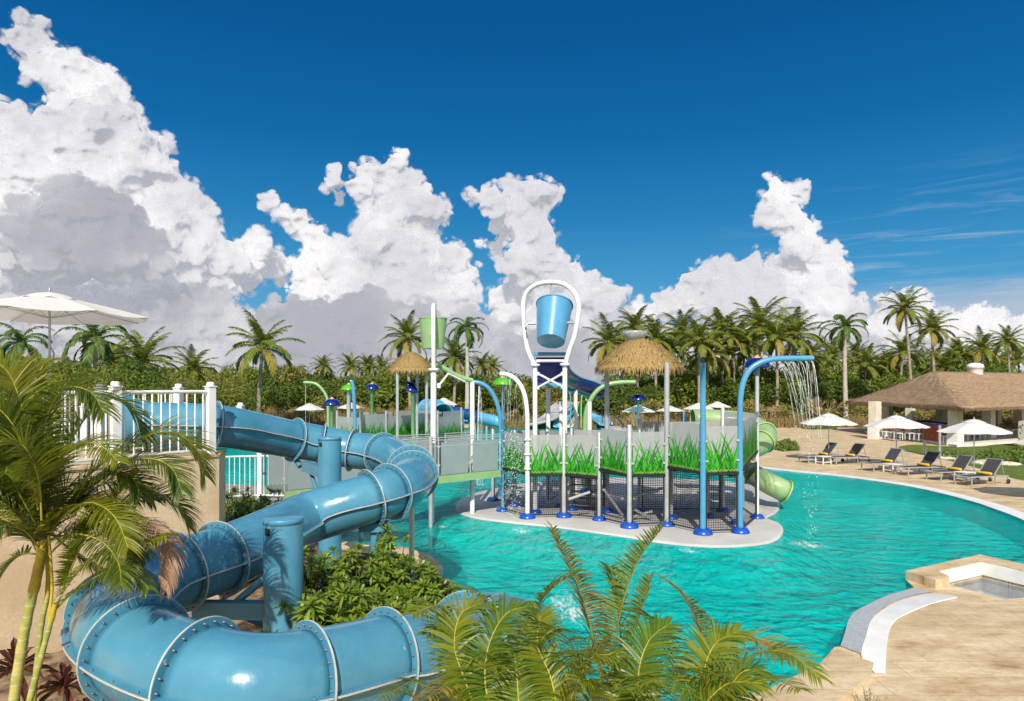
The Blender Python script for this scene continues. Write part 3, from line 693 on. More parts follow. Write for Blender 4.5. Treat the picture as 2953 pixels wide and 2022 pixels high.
# grey clamps that hold the panels
ring = ['a','b','c','d','e','f','g','h','i']
lev = dict(ab=(1.62,2.92,1.58,2.88), bc=(1.55,2.86,1.55,2.86), cd=(1.55,2.86,1.52,2.86), de=(1.80,3.12,1.72,3.08), ef=(1.72,3.06,1.72,3.06), fg=(1.98,3.38,1.93,3.36), gh=(1.90,3.30,1.92,3.30), hi=(2.02,3.42,2.38,3.62))
z3_ = Vector((PLO.x, PLO.y, PLO.z))
for k, (n0, n1) in enumerate(zip(ring, ring[1:])):
    a_, c_ = PO[n0], PO[n1]; z0, z1, z0b, z1b = lev[n0+n1]
    panel(play, a_, c_, z0, z1, z3_, 11+k, z0b, z1b, hgr=1.08, dens=66)
    net(play, a_, c_, ZI+.10, min(z0, z0b)-.07, z3_)
    b = MB(); b.beam(pl_off((a_.x, a_.y, z0-.05)), pl_off((c_.x, c_.y, z0b-.05)), .10, .08); b.build('deck_edge', m_black, play)
    d = (Vector(c_)-Vector(a_)).normalized()
    for q, zz in ((a_, (z0+.35, z0+.95)), (c_, (z0b+.35, z0b+.95))):
        sg = 1 if q is a_ else -1
        for z in zz: b = MB(); b.box(pl_off((q.x+d.x*.10*sg, q.y+d.y*.10*sg-.03, z)), (.09,.06,.06)); b.build('clamp', m_steel, play)
# back side of the platform: plain frosted panels and nets
back = [('i','b9',(2.4,3.6)), ('b9','b7',(2.0,3.25)), ('b7','b6',(1.9,3.1)), ('b6','b5',(1.7,2.95)), ('b5','b4',(1.6,2.85)), ('b4','b2',(1.6,2.85))]
for k, (n0, n1, (z0, z1)) in enumerate(back):
    panel(play, PO[n0], PO[n1], z0, z1, z3_, 40+k, grass=False); 
    b = MB(); b.beam(pl_off((*PO[n0][:2], z0-.05)), pl_off((*PO[n1][:2], z0-.05)), .10, .08); b.build('deck_edge', m_black, play)
for n0, n1 in (('b12','b4'), ('b5','b6'), ('b7','b9'), ('b1','b2')): net(play, PO[n0], PO[n1], ZI+.1, 1.5, z3_)
m_tread = mat('grey_deck_plate', (.20,.21,.22), .6, var=.15, vscale=6)
b = MB(); deckp = [tuple(pl_off(PO[k])[:2]) for k in ('a','b','c','d','e','f','g','h','i','b9','b7','b6','b5','b4','b2')]
b.sheet([tuple(pl_off(PO[k])[:2]) for k in ('a','b','c','d','b6','b5','b4','b2')], 1.52-ZI); b.sheet([tuple(pl_off(PO[k])[:2]) for k in ('d','e','f','g','h','i','b9','b7','b6')], 1.86-ZI); b.build('deck', m_tread, play)
for (a_, c_) in (((1790,1440), (1925,1405)), ((1795,1500), (1880,1475)), ((1740,1410),(1805,1500)), ((1830,1470),(1912,1515)), ((1640,1440),(1700,1420))):
    pa, pc = P(*a_, 22.6), P(*c_, 22.9); b = MB(); b.tube([pl_off(pa), pl_off(pc)], .05, 10); b.build('brace', m_steel, play)
# netting climb inside
for k in range(3):
    pa, pc = P(1700+k*12, 1380, 23.3+k*.2), P(1722+k*10, 1500, 22.6); 
b = MB()
for k in range(6):
    z = .25+k*.24; q0 = pl_off((*PO['b5'][:2], z)); q1 = pl_off((*PO['b6'][:2], z)); b.beam(q0, q1, .22, .03)
b.build('stair_treads', m_tread, play)

# ---- bridge from the slide stairs to the platform
br0, br1 = Vector((-6.3, 18.9, 1.60)), Vector((-.42, 23.75, 1.60)); bd = (br1-br0).normalized(); bn_ = Vector((-bd.y, bd.x, 0))
bridge = thing('footbridge', 'footbridge with pale green edge beam and frosted side panels leading to the play platform', 'bridge', tuple(br0))
def bo(v): return Vector(v)-br0
m_frost_b = frosted('frosted_bridge_panel', (.30,.37,.38), .80)
b = MB(); b.beam(bo(br0-Vector((0,0,.12))), bo(br1-Vector((0,0,.12))), .09, .24); b.build('edge_beam', m_pgreen, bridge)
b = MB(); b.beam(bo(br0-Vector((0,0,.12))+bn_*1.5), bo(br1-Vector((0,0,.12))+bn_*1.5), .09, .24); b.build('edge_beam', m_pgreen, bridge)
b = MB(); b.beam(bo(br0+bn_*.75+Vector((0,0,-.03))), bo(br1+bn_*.75+Vector((0,0,-.03))), 1.4, .05); b.build('deck', m_tread, bridge)
LB = (br1-br0).length; kk = 6
for side in (0, 1):
    o_ = bn_*1.5*side
    for i in range(kk+1):
        q = br0+bd*LB*i/kk+o_; b = MB(); b.tube([bo(q), bo(q+Vector((0,0,1.22)))], .025, 8); b.box(bo(q+Vector((0,0,.35))), (.10,.05,.06)); b.box(bo(q+Vector((0,0,.95))), (.10,.05,.06)); b.build('post', m_steel, bridge)
    for i in range(kk):
        q0 = br0+bd*(LB*i/kk)+o_; q1 = br0+bd*(LB*(i+1)/kk)+o_; panel(bridge, q0, q1, 1.62, 2.68, br0, 60+i, grass=False, frost=m_frost_b)
    for z in (1.16, 1.24, .96):
        b = MB(); b.tube([bo(br0+o_+Vector((0,0,z))), bo(br1+o_+Vector((0,0,z)))], .018, 8); b.build('handrail', m_steel, bridge)
for t, h in ((.62, 2.9), (.05, 1.55), (.3,1.55)):
    q = br0+bd*LB*t-bn_*.08; b = MB(); b.tube([bo((q.x, q.y, -1.2)), bo((q.x, q.y, h))], .065, 14); b.build('leg', m_steel, bridge)

# ---------------------------------------------------------------- spray features
def spray(name, label, cat, base, z=ZI):
    return thing(name, label, cat, tuple(base))
def pipe(root, pts, r, m, name='pipe', n=14, caps=True):
    b = MB(); b.tube([Vector(p)-Vector(root.location) for p in pts], r, n, caps=caps); return b.build(name, m, root)
def px_path(lst, d, sm=6):          # pipe centre line whose bends were measured in the plane facing the pool, d metres out
    return catmull([P(x, y, d) for x, y in lst], sm)
def collar(root, c, m, r=.12, h=.05):
    b = MB(); c = Vector(c)-Vector(root.location); b.lathe(c, [(0,-h),(r,-h),(r,h),(0,h)], 16); return b.build('collar', m, root)
# light blue arch on the right
p = PO['h']; r0 = spray('spray_arch', 'tall light blue arch pipe on the right of the island pouring curtains of water', 'water spray', p)
D = p.y; pts = [p+Vector((0,0,.1))] + px_path([(2135,1500),(2134,1300),(2134,1200),(2136,1140),(2145,1098),(2163,1066),(2190,1047),(2222,1037),(2260,1034),(2343,1033)], D)
pipe(r0, pts, .085, m_skyblue); base_cap(r0, 0, 0, 0, 1.05)
b = MB(); e = P(2343,1033,D)-p; b.lathe(e, [(.085,0),(.05,.03),(0,.035)], 12, axis=(1,0,0)); b.build('end_cap', m_white, r0)
# light blue arch seen end on
p = PO['g']; r1 = spray('spray_arch', 'light blue pipe at the island front bending towards the viewer with a dark open mouth', 'water spray', p)
zt = H+(HY-1030)/F*19.6; pts = [p+Vector((0,0,.1)), p+Vector((0,0,3.9))]+[Vector((p.x-.275*.75*(1-math.cos(R(i*15))), p.y-.75*(1-math.cos(R(i*15))), 3.9+(zt-3.9-.1)*math.sin(R(i*15)))) for i in range(1, 7)]+[Vector((p.x-.275*1.25, p.y-1.25, zt-.10))]
pipe(r1, pts, .088, m_skyblue, caps=False); base_cap(r1, 0, 0, 0, 1.1)
b = MB(); e = pts[-1]-p; b.lathe(e+Vector((0,.03,0)), [(.08,0),(0,.001)], 14, axis=(0,-1,0)); b.build('mouth', m_dark, r1)
# white arch with the shower holes
p = PO['b']; r2 = spray('spray_arch', 'white curved pipe on the left of the island spraying fine jets', 'water spray', p)
D = p.y; pts = [p+Vector((0,0,.1))] + px_path([(1521,1470),(1521,1260),(1520,1190),(1514,1145),(1503,1115),(1487,1094),(1465,1081),(1441,1078)], D)
pipe(r2, pts, .078, m_white); base_cap(r2, 0, 0, 0, 1.05)
for px_, py_ in ((1521,1268),(1521,1310),(1521,1352)): collar(r2, P(px_, py_, D), m_white, .12, .03)
# slim blue post with lime mushroom
def mushroom(base, ztop, rad, m_cap_, m_post, label, hat=m_orange, r=.055, neck=None, capbase=True, tilt=None, gr=None):
    root = spray('mushroom_spray', label, 'water spray', base); 
    if gr: root['group'] = gr
    hgt = ztop-base.z; b = MB(); b.lathe((0,0,0), [(r,0),(r,hgt-.30),(r*1.25,hgt-.29),(r*1.25,hgt-.05),(0,hgt-.05)], 14); b.build('post', m_post, root)
    b = MB(); prof = [(rad*math.sin(t), hgt-rad*.82+rad*.82*math.cos(t)) for t in [R(a) for a in (4,15,28,40,52,64,76,86)]]
    inner = [(q_-.02, z_-.012) for q_, z_ in reversed(prof)]
    ax = tilt
    b.lathe((0,0,0) if not tilt else (0,0,hgt), [(q_, z_-(hgt if tilt else 0)) for q_, z_ in prof+inner], 32, axis=ax); b.build('cap', m_cap_, root)
    if hat: b = MB(); b.lathe((0,0,hgt-.02), [(rad*.30,-.02),(rad*.22,.04),(rad*.13,.065),(rad*.10,.10),(0,.11)], 16); b.build('nozzle', hat, root)
    if neck: b = MB(); b.lathe((0,0,hgt-.62), [(r*1.3,0),(r*1.3,.34)], 14); b.build('neck', neck, root)
    if capbase: base_cap(root, 0, 0, 0, .9)
    return root
def zat(py, d): return H-(py-HY)/F*d
mushroom(PO['a'], zat(1088,PO['a'].y), .36, m_lime, m_skyblue, 'lime green mushroom spray on a light blue post beside the white curved pipe')
mushroom(PO['i'], zat(1031,PO['i'].y), .44, m_navy, m_white, 'navy mushroom spray on a white post at the right end of the island', neck=m_skyblue, r=.068)
# pale green arch behind the tipping bucket
p = G(1689,1419,ZI); r3 = spray('spray_arch', 'pale green arch pipe behind the big blue bucket reaching right', 'water spray', p)
pipe(r3, [p+Vector((0,0,.1))]+px_path([(1689,1380),(1687,1240),(1690,1190),(1702,1155),(1722,1127),(1750,1110),(1790,1103),(1832,1102)], p.y), .095, m_pgreen); base_cap(r3, 0, 0)
# light blue arch left with curtain
p = G(1443,1430,ZI); r4 = spray('spray_arch', 'slim light blue arch pipe left of the white curved pipe dropping two streams', 'water spray', p)
pipe(r4, [p]+px_path([(1444,1400),(1445,1250),(1440,1190),(1428,1150),(1410,1121),(1385,1105),(1352,1101)], p.y), .09, m_skyblue)
# ---- tipping bucket tower
tb = thing('tipping_bucket', 'tall white looped frame with a big light blue tipping bucket', 'bucket tower', tuple(PO['c'])); TB = Vector(PO['c'])
dl = 24.0
Lf, Rf = P(1543,1053,dl), P(1629,1053,dl-.6); yy = (Lf.y+Rf.y)/2
def tp(v): return Vector(v)-TB
cL, cR = Vector((Lf.x, Lf.y, 0)), Vector((Rf.x, Rf.y, 0)); u_ = (cR-cL).normalized(); bkv = Vector((-u_.y, u_.x, 0)); 
if bkv.y < 0: bkv = -bkv
ct = Lf.z
for q, z0, nm in ((cL, .05, 1), (cR, 2.9, 1), (cL+bkv*1.55+u_*.25, .05, 0), (cR+bkv*1.7+u_*.15, .05, 0)):
    b = MB(); zt_ = ct if nm else 3.95; b.tube([tp((q.x, q.y, z0)), tp((q.x, q.y, zt_))], .085, 14); o = b.build('leg', m_white, tb)
    if z0 < 1: w_ = tp((q.x, q.y, ZI)); base_cap(o, w_.x, w_.y, w_.z, .9)
    if nm: b = MB(); w_ = tp((q.x, q.y, ct)); b.lathe(w_, [(0,-.04),(.17,-.04),(.17,.04),(0,.04)], 18); b.build('collar', m_white, tb)
lp = [(437,835),(398,765),(368,680),(350,580),(340,480),(334,380),(334,290),(352,215),(395,160),(455,125),(520,108),(580,104),(640,108),(705,128),(760,170),(800,225),(820,290),(822,350),(812,430),(797,520),(775,610),(742,700),(702,835)]
pts = []
for x_, y_ in lp:
    px_, py_ = 1400+x_/3.06, 780+y_/3.06; t_ = (px_-1543)/(1629-1543); dd = Lf.y+(Rf.y-Lf.y)*t_; pts.append(P(px_, py_, dd))
pts = catmull(pts, 4); b = MB(); b.tube([tp(q) for q in pts], .085, 14); b.build('loop', m_white, tb)
b = MB(); b.tube([tp(P(1548,1041,dl)), tp(P(1626,1041,dl-.6))], .05, 10); b.build('crossbar', m_white, tb)
for (xa, ya), (xb, yb) in (((1551,1078),(1622,1115)), ((1551,1118),(1622,1078))):
    b = MB(); b.tube([tp(P(xa, ya, dl-.05)), tp(P(xb, yb, dl-.6))], .04, 10)
    for q in (P(xa, ya, dl-.05), P(xb, yb, dl-.6)): b.box(tp(q), (.10,.08,.12))
    b.build('brace', m_white, tb)
bc = P(1594, 929, dl-.3); ax = Vector((.13, .50, 1.0)).normalized(); b = MB()      # bucket tips towards the viewer: its base shows
hh = 1.50; b.lathe(tp(bc)-ax*hh*.52, [(0,0),(.475,0)], 40, axis=-ax, smooth=False); b.lathe(tp(bc)-ax*hh*.52, [(.475,0),(.485,.03),(.49,.10)], 40, axis=ax)
b.lathe(tp(bc)-ax*hh*.52, [(.49,.10),(.635,hh-.04)], 40, axis=ax); b.lathe(tp(bc)-ax*hh*.52, [(.635,hh-.04),(.66,hh-.04),(.66,hh),(.60,hh)], 40, axis=ax, smooth=False); b.lathe(tp(bc)-ax*hh*.52, [(.60,hh),(.45,.14),(0,.12)], 40, axis=ax)
bk = b.build('bucket', m_skyblue, tb)
b = MB(); b.tube([tp(P(1512,933,dl-.05)), tp(P(1545,933,dl-.1))], .045, 10); b.tube([tp(P(1628,931,dl-.5)), tp(P(1665,931,dl-.7))], .045, 10)
for x_ in (1519, 1656): b.box(tp(P(x_, 934, dl-.3)), (.10,.12,.17))
b.build('axle', m_steel, tb)
b = MB(); b.tube([tp(P(1589,817,dl-.3)), tp(P(1591,862,dl-.3))], .03, 8); b.build('water_pipe', m_steel, tb)
# navy chute behind the tower
ch = thing('open_slide', 'navy open slide with light blue rim behind the bucket frame', 'water slide', tuple(P(1590,1235,26))); CHo = Vector(ch.location)
cl = catmull([P(1588,1062,25.0), P(1590,1075,26.0), P(1602,1095,27.2), P(1632,1112,28.3), P(1672,1122,29.0), P(1722,1138,29.6)], 8)
b = MB(); n = 14; k = len(cl); vs = []; W = [.62]*k; rim = [[], []]
for i, q in enumerate(cl):
    t = (cl[min(k-1, i+1)]-cl[max(0, i-1)]).normalized(); x = t.cross(Vector((0,0,1))).normalized(); u = x.cross(t)
    for j in range(n+1):
        a = math.pi*j/n; vs.append(q-CHo+x*math.cos(a)*W[i]*1.0-u*math.sin(a)*W[i]*.9+u*.35)
    rim[0].append(vs[-1]); rim[1].append(vs[-n-1])
b.add(vs, [(i*(n+1)+j, i*(n+1)+j+1, (i+1)*(n+1)+j+1, (i+1)*(n+1)+j) for i in range(k-1) for j in range(n)], 0, True)
o = b.build('chute', m_navy, ch); sd = o.modifiers.new('wall', 'SOLIDIFY'); sd.thickness = .03
for q in rim: b = MB(); b.tube(q, .04, 8); b.build('rim', m_skyblue, ch)
b = MB(); wp = P(1590,1070,24.9)-CHo; b.box(wp+Vector((0,0,.0)), (1.12,.05,1.0)); b.box(wp+Vector((0,.5,.62)), (1.2,.9,.05)); b.build('head_wall', m_navy, ch)
b = MB(); b.box(wp+Vector((0,-.02,.62)), (1.3,.10,.10)); b.box(wp+Vector((0,.7,.68)), (1.25,.08,.08)); b.box(wp+Vector((0,-.02,-.5)), (1.0,.10,.14)); b.build('rim', m_skyblue, ch)
for px_, d_ in ((1581,26.2), (1660,28.4)):
    q = P(px_, 1120, d_); b = MB(); b.tube([Vector((q.x,q.y,ZI))-CHo, q-CHo], .085, 12); b.build('leg', m_white, ch)
# ---- green bucket seen from the side
p = G(1246,1508,0); gb = thing('tipping_bucket', 'pale green tipping bucket on a white looped pole seen edge on', 'bucket tower', tuple(p)); D = p.y
zt_ = zat(876, D); zc = zat(1066, D)
b = MB(); b.tube([(0,0,-1.2),(0,0,1.6)], .075, 14); b.build('leg', m_steel, gb)
b = MB(); b.tube([(0.03,0,1.6),(0.05,0,zc)], .095, 14); b.lathe((0.05,0,zc), [(0,-.04),(.17,-.04),(.17,.04),(0,.04)], 16); b.build('leg', m_white, gb)
pts = [Vector((.05,0,zc)), Vector((.07,-.25,zc+.9)), Vector((.07,-.28,zc+1.4)), Vector((.06,-.15,zt_-.28)), Vector((.03,.15,zt_-.05)), Vector((0,.6,zt_)), Vector((-.05,1.1,zt_-.15)), Vector((-.08,1.45,zt_-.7)), Vector((-.08,1.4,zc+.9)), Vector((-.06,1.2,zc))]
b = MB(); b.tube(catmull(pts, 5), .075, 12); b.build('loop', m_white, gb)
b = MB(); b.tube([(-.06,1.2,1.5),(-.06,1.2,zc)], .08, 12); b.build('leg', m_steel, gb)
q = P(1249, 963, D+.6)-p; b = MB(); b.lathe(q+Vector((0,0,-.5)), [(.365,.0),(.468,1.0)], 36); b.lathe(q+Vector((0,0,-.5)), [(0,0),(.365,0)], 36, smooth=False); b.lathe(q+Vector((0,0,-.5)), [(.468,1.0),(.485,1.0),(.485,1.04),(.44,1.04)], 36, smooth=False); b.lathe(q+Vector((0,0,-.5)), [(.44,1.04),(.35,.05),(0,.05)], 36); b.build('bucket', m_pgreen, gb)
b = MB(); b.tube([q+Vector((0,-.75,-.05)), q+Vector((0,.8,-.05))], .04, 8); b.build('axle', m_steel, gb)
br_ = [P(1266,1112,D+.1), P(1292,1078,D+.6), P(1340,1101,D+1.2)]
b = MB(); b.tube([v-p for v in br_], .04, 8); b.box(br_[0]-p, (.1,.1,.16)); b.build('brace', m_white, gb)
tr_ = thing('spray_pipe', 'pale green sloping trough pipe below the green bucket', 'water spray', tuple(P(1357,1097,D+1.4)))
b = MB(); o_ = Vector(tr_.location); b.tube([v-o_ for v in catmull([P(1238,1036,D+.9), P(1280,1062,D+1.0), P(1318,1084,D+1.2), P(1362,1098,D+1.4)], 5)], .09, 12); b.build('pipe', m_pgreen, tr_)
b = MB(); q = P(1362,1098,D+1.4)-o_; b.tube([q, Vector((q.x,q.y,-o_.z))], .085, 12); b.build('leg', m_white, tr_)

# ---------------------------------------------------------------- thatched shelters
def _th(N, bb, v):
    a = N.noise(N.vmath('MULTIPLY', v, (1,1,.25)), 26, 5, .7); c = N.noise(v, 3, 4, .6)
    base = N.ramp(a, [(0.25, (.10,.065,.025)), (.5, (.34,.235,.095)), (.75, (.52,.385,.18))]); N.l.new(N.mix(N.map(c, .35, .65, 0, .5), base, (.30,.20,.08)), bb.inputs['Base Color'])
m_thatch = tex_mat('palm_thatch', _th, .9, .1)
def thatch(label, c, R_, H_, posts, seed, zeave):
    root = thing('thatched_shelter', label, 'shelter', (c.x, c.y, 0)); rnd = random.Random(seed); b = MB()
    def prof(t): r = R_*t; return r, zeave+H_*(1-t**1.75)
    rows = 15; n = 44; vs = []
    for i in range(rows+1):
        r, z = prof(max(.03, i/rows))
        for j in range(n): a = 2*math.pi*j/n; vs.append(((r-.03)*math.cos(a), (r-.03)*math.sin(a), z-.05))
    b.add(vs, [(i*n+j, (i+1)*n+j, (i+1)*n+(j+1) % n, i*n+(j+1) % n) for i in range(rows) for j in range(n)], 0, True)
    for i in range(22):
        t0 = i/21; r, z = prof(max(.04, t0)); r2, z2_ = prof(min(1.0, t0+.12)); k = int(18+150*t0)
        for j in range(k):
            a = 2*math.pi*(j+rnd.random())/k; da = rnd.uniform(-.05,.05)*(1 if t0 > .3 else 3); l = rnd.uniform(.8,1.35)
            P0 = Vector((r*math.cos(a), r*math.sin(a), z+.02)); rr = r+(r2-r)*l; zz = z+(z2_-z)*l-(.02 if t0 < .9 else rnd.uniform(.12,.34)); rr = rr if t0 < .9 else R_+rnd.uniform(-.02,.05)
            P1 = Vector((rr*math.cos(a+da), rr*math.sin(a+da), zz+rnd.uniform(-.01,.05)))
            tapered(b, P0, P1, (-math.sin(a), math.cos(a), 0), rnd.uniform(.02,.045)*R_/1.45, bend=Vector((math.cos(a), math.sin(a), .6))*.035)
    b.build('roof', m_thatch, root)
    for q in posts:
        w = Vector(q)-Vector((c.x, c.y, 0)); b = MB(); rt = math.hypot(w.x, w.y); b.lathe((w.x, w.y, 0), [(.085, w.z+.1), (.085, zeave+.12)], 14); o = b.build('post', m_steel, root)
        base_cap(o, w.x, w.y, w.z, .95)
    return root
cc = P(1843,1064,23.2); sh = thatch('round straw thatched shelter rising over the middle of the island', Vector((cc.x, cc.y, 0)), 1.46, .98, [PO['f'], PO['b6']], 3, zat(1064,23.2)+.05)
b = MB(); q = P(1831, 966, 23.2)-Vector((cc.x, cc.y, 0)); b.lathe(q+Vector((0,0,-.1)), [(0,-.12),(.25,-.1),(.40,.10),(.43,.22),(.38,.23),(0,.12)], 20); b.build('spray_cap', mat('grey_spray_cap', (.45,.47,.50), .3, var=.2, vscale=8, alpha=.75), sh)
c2_ = P(1185,1071,38.0); thatch('smaller straw thatched shelter left of the green bucket', Vector((c2_.x, c2_.y, 0)), 1.28, 1.0, [G(1146,1352,ZI), Vector((c2_.x+.2, c2_.y+1, ZI)), Vector((c2_.x+.9, c2_.y-.2, ZI))], 4, zat(1068,38.0))

# ---------------------------------------------------------------- pale green spiral slide
sp = thing('spiral_slide', 'pale green spiral tube slide curling down the right side of the island', 'water slide', tuple(P(2150,1420,25.6))); so_ = Vector(sp.location)
m_gslide = gloss('pale_green_fibreglass', (.29,.42,.19), .10, .3, 1.2); m_gseam = mat('yellow_green_seam', (.36,.52,.16), .5, var=.1)
cx_, cy_ = P(2140,1300,25.6).x, 25.6; hp = []
hp.append(Vector((cx_-1.6, cy_+1.0, 3.22))); hp.append(Vector((cx_-.6, cy_+.98, 3.20)))
for i in range(0, 27):
    t = i/26; a = R(70)-t*R(395); hp.append(Vector((cx_+.72*math.cos(a)+.12, cy_+.78*math.sin(a), 3.12-t*2.05)))
hp += [Vector((cx_+.85, cy_-.52, .92)), Vector((cx_+1.38, cy_-.66, .66))]
hp = catmull(hp, 3); cumh = [0]
for a_, c_ in zip(hp, hp[1:]): cumh.append(cumh[-1]+(c_-a_).length)
TR2 = .40
def sec_mesh(i0, i1, ang0=0, ang1=2*math.pi, n=28):
    b = MB(); vs = []
    for i in range(i0, i1+1):
        t = (hp[min(len(hp)-1, i+1)]-hp[max(0, i-1)]).normalized(); x = t.cross(Vector((0,0,1))).normalized(); u = x.cross(t)
        for j in range(n): a = 2*math.pi*j/n; vs.append(hp[i]-so_+(x*math.cos(a)+u*math.sin(a))*TR2)
    b.add(vs, [(i*n+j, (i+1)*n+j, (i+1)*n+(j+1) % n, i*n+(j+1) % n) for i in range(i1-i0) for j in range(n)], 0, True); return b
step = 10
for i0 in range(0, len(hp)-1, step):
    i1 = min(len(hp)-1, i0+step); o = sec_mesh(i0, i1).build('tube_section', m_gslide, sp); sd = o.modifiers.new('w', 'SOLIDIFY'); sd.thickness = .02
    t = (hp[min(len(hp)-1, i1+1)]-hp[i1-1]).normalized(); x = t.cross(Vector((0,0,1))).normalized(); u = x.cross(t)
    b = MB(); b.tube([hp[i1]-so_+(x*math.cos(2*math.pi*j/32)+u*math.sin(2*math.pi*j/32))*(TR2+.03) for j in range(32)], .03, 6, closed=True); b.build('flange', m_gseam, sp)
b = MB(); b.tube([(cx_-so_.x, cy_-so_.y, -.2-so_.z), (cx_-so_.x, cy_-so_.y, 3.0-so_.z)], .09, 12); b.build('leg', m_steel, sp)
# ---------------------------------------------------------------- far children's play area
m_lbtube = gloss('light_blue_fibreglass', (.12,.40,.62), .08, .3, 2)
p2 = thing('play_platform', 'distant play platform with frosted grass panels seen left of the green bucket', 'play structure', tuple(G(1120,1330,ZI))); o2 = Vector(p2.location)
pts = [P(x, 1260, d) for x, d in ((972,40),(1040,38.5),(1113,40),(1190,42),(1262,39.5),(1330,42))]
pts = [Vector((q.x, q.y, 0)) for q in pts]
for i, q in enumerate(pts):
    b = MB(); b.tube([q-o2, q-o2+Vector((0,0,3.1+.12*(i % 2)))], .07, 10); b.build('post', m_steel, p2)
for i, (a_, c_) in enumerate(zip(pts, pts[1:])):
    panel(p2, a_, c_, 1.35+.1*(i % 3), 2.75+.15*(i % 2), o2, 90+i, hgr=.9, dens=30, frost=m_frost_far)
pts2 = [q+Vector((0,2.6,0)) for q in pts]
for i, (a_, c_) in enumerate(zip(pts2, pts2[1:])): panel(p2, a_, c_, 1.5, 2.95, o2, 190+i, hgr=.9, dens=26, frost=m_frost_far)
b = MB(); b.sheet([tuple((q-o2)[:2]) for q in pts+pts2[::-1]], 1.3); b.build('deck', m_tread, p2)
def tube_slide(name, label, ctrl_, r, m, cat='water slide', pat=None):
    q0 = ctrl_[0]; root = thing(name, label, cat, (q0.x, q0.y, 0)); o_ = Vector(root.location); l = catmull(ctrl_, 6)
    h = len(l)//2
    b = MB(); b.tube([v-o_ for v in l[:h+1]], r, 18, caps=False); b.build('tube_section', m, root)
    b = MB(); b.tube([v-o_ for v in l[h:]], r, 18, caps=False); b.build('tube_section', pat or m, root)
    for i in range(0, len(l), 6):
        t = (l[min(len(l)-1, i+1)]-l[max(0, i-1)]).normalized(); x = t.cross(Vector((0,0,1))).normalized(); u = x.cross(t)
        b = MB(); b.tube([l[i]-o_+(x*math.cos(2*math.pi*j/24)+u*math.sin(2*math.pi*j/24))*r for j in range(24)], .05, 5, closed=True); b.build('flange', m, root)
    q = l[h]; b = MB(); b.tube([Vector((q.x,q.y,0))-o_, q-o_], .09, 8); b.build('leg', m_steel, root)
    return root
tube_slide('tube_slide', 'distant light blue tube slide leaving the far play platform left of the white pole', [P(1222,1205,47), P(1235,1182,46.5), P(1258,1185,45), P(1275,1196,44)], .72, m_lbtube)
tube_slide('tube_slide', 'distant navy tube slide running right behind the white looped pole', [P(1268,1186,50), P(1300,1188,50.5), P(1345,1195,51), P(1372,1203,51.5)], .40, gloss('deep_blue_fibreglass', (.012,.07,.26), .08, .3, 2))
tube_slide('open_chute', 'distant light blue slide lying low over the water right of the navy tube', [P(1345,1206,52), P(1385,1206,52.5), P(1420,1213,53), P(1452,1220,53)], .45, m_lbtube)
# multi lane slide group
ks = thing('slide_tower', 'distant slide tower with grey wide slide, cream slide and orange deck', 'play structure', tuple(G(1650,1232,0))); ko = Vector(ks.location); kd = ko.y
def kp(x, y, dd=0): return P(x, y, kd+dd)-ko
m_greyslide = gloss('grey_slide', (.36,.37,.38), .1, .4, 1); m_cream = gloss('cream_slide', (.68,.60,.36), .05, .4, 1); m_od = mat('orange_deck', (.62,.25,.14), .6)
def ramp_mesh(pts_, w, m, name, edge=None):
    b = MB(); l = catmull(pts_, 5); vs = []; k = len(l)
    for i, q in enumerate(l):
        t = (l[min(k-1, i+1)]-l[max(0, i-1)]); t.z = 0; t.normalize(); x = Vector((-t.y, t.x, 0))
        for s_, h_ in ((-1,.35),(-.96,.06),(-.5,0),(.5,0),(.96,.06),(1,.35)): vs.append(q+x*w*s_+Vector((0,0,h_)))
    b.add(vs, [(i*6+j, i*6+j+1, (i+1)*6+j+1, (i+1)*6+j) for i in range(k-1) for j in range(5)], 0, True)
    o = b.build(name, m, ks); sd = o.modifiers.new('w', 'SOLIDIFY'); sd.thickness = .08; return o
ramp_mesh([kp(1632,1168), kp(1612,1182,-1), kp(1590,1206,-2), kp(1555,1222,-3), kp(1520,1232,-3)], 1.2, m_greyslide, 'slide')
ramp_mesh([kp(1650,1178,1), kp(1638,1192,0), kp(1622,1216,-2), kp(1612,1234,-3)], .7, m_lbtube, 'slide')
ramp_mesh([kp(1662,1190,1), kp(1648,1206,0), kp(1632,1234,-3)], .8, m_cream, 'slide')
ramp_mesh([kp(1690,1196,1), kp(1712,1208,0), kp(1748,1228,-3)], .8, m_lbtube, 'slide')
b = MB(); b.box(kp(1647,1170,2), (2.2,2.0,.9)); b.build('deck', m_od, ks)
for x_ in (1634, 1662): q = kp(x_, 1170, 1.2); b = MB(); b.tube([(q.x,q.y,0), (q.x,q.y,q.z+1.4)], .07, 8); b.build('post', m_skyblue, ks)
q = kp(1671, 1196, 0); b = MB(); rr = random.Random(8)
for i in range(26): tapered(b, (q.x+rr.uniform(-.6,.6), q.y, 1.2), (q.x+rr.uniform(-1.2,1.2), q.y+rr.uniform(-.3,.3), 1.2+rr.uniform(.8,1.9)), (1,0,0), .16)
b.build('leaf_panel', m_blades[0], ks)
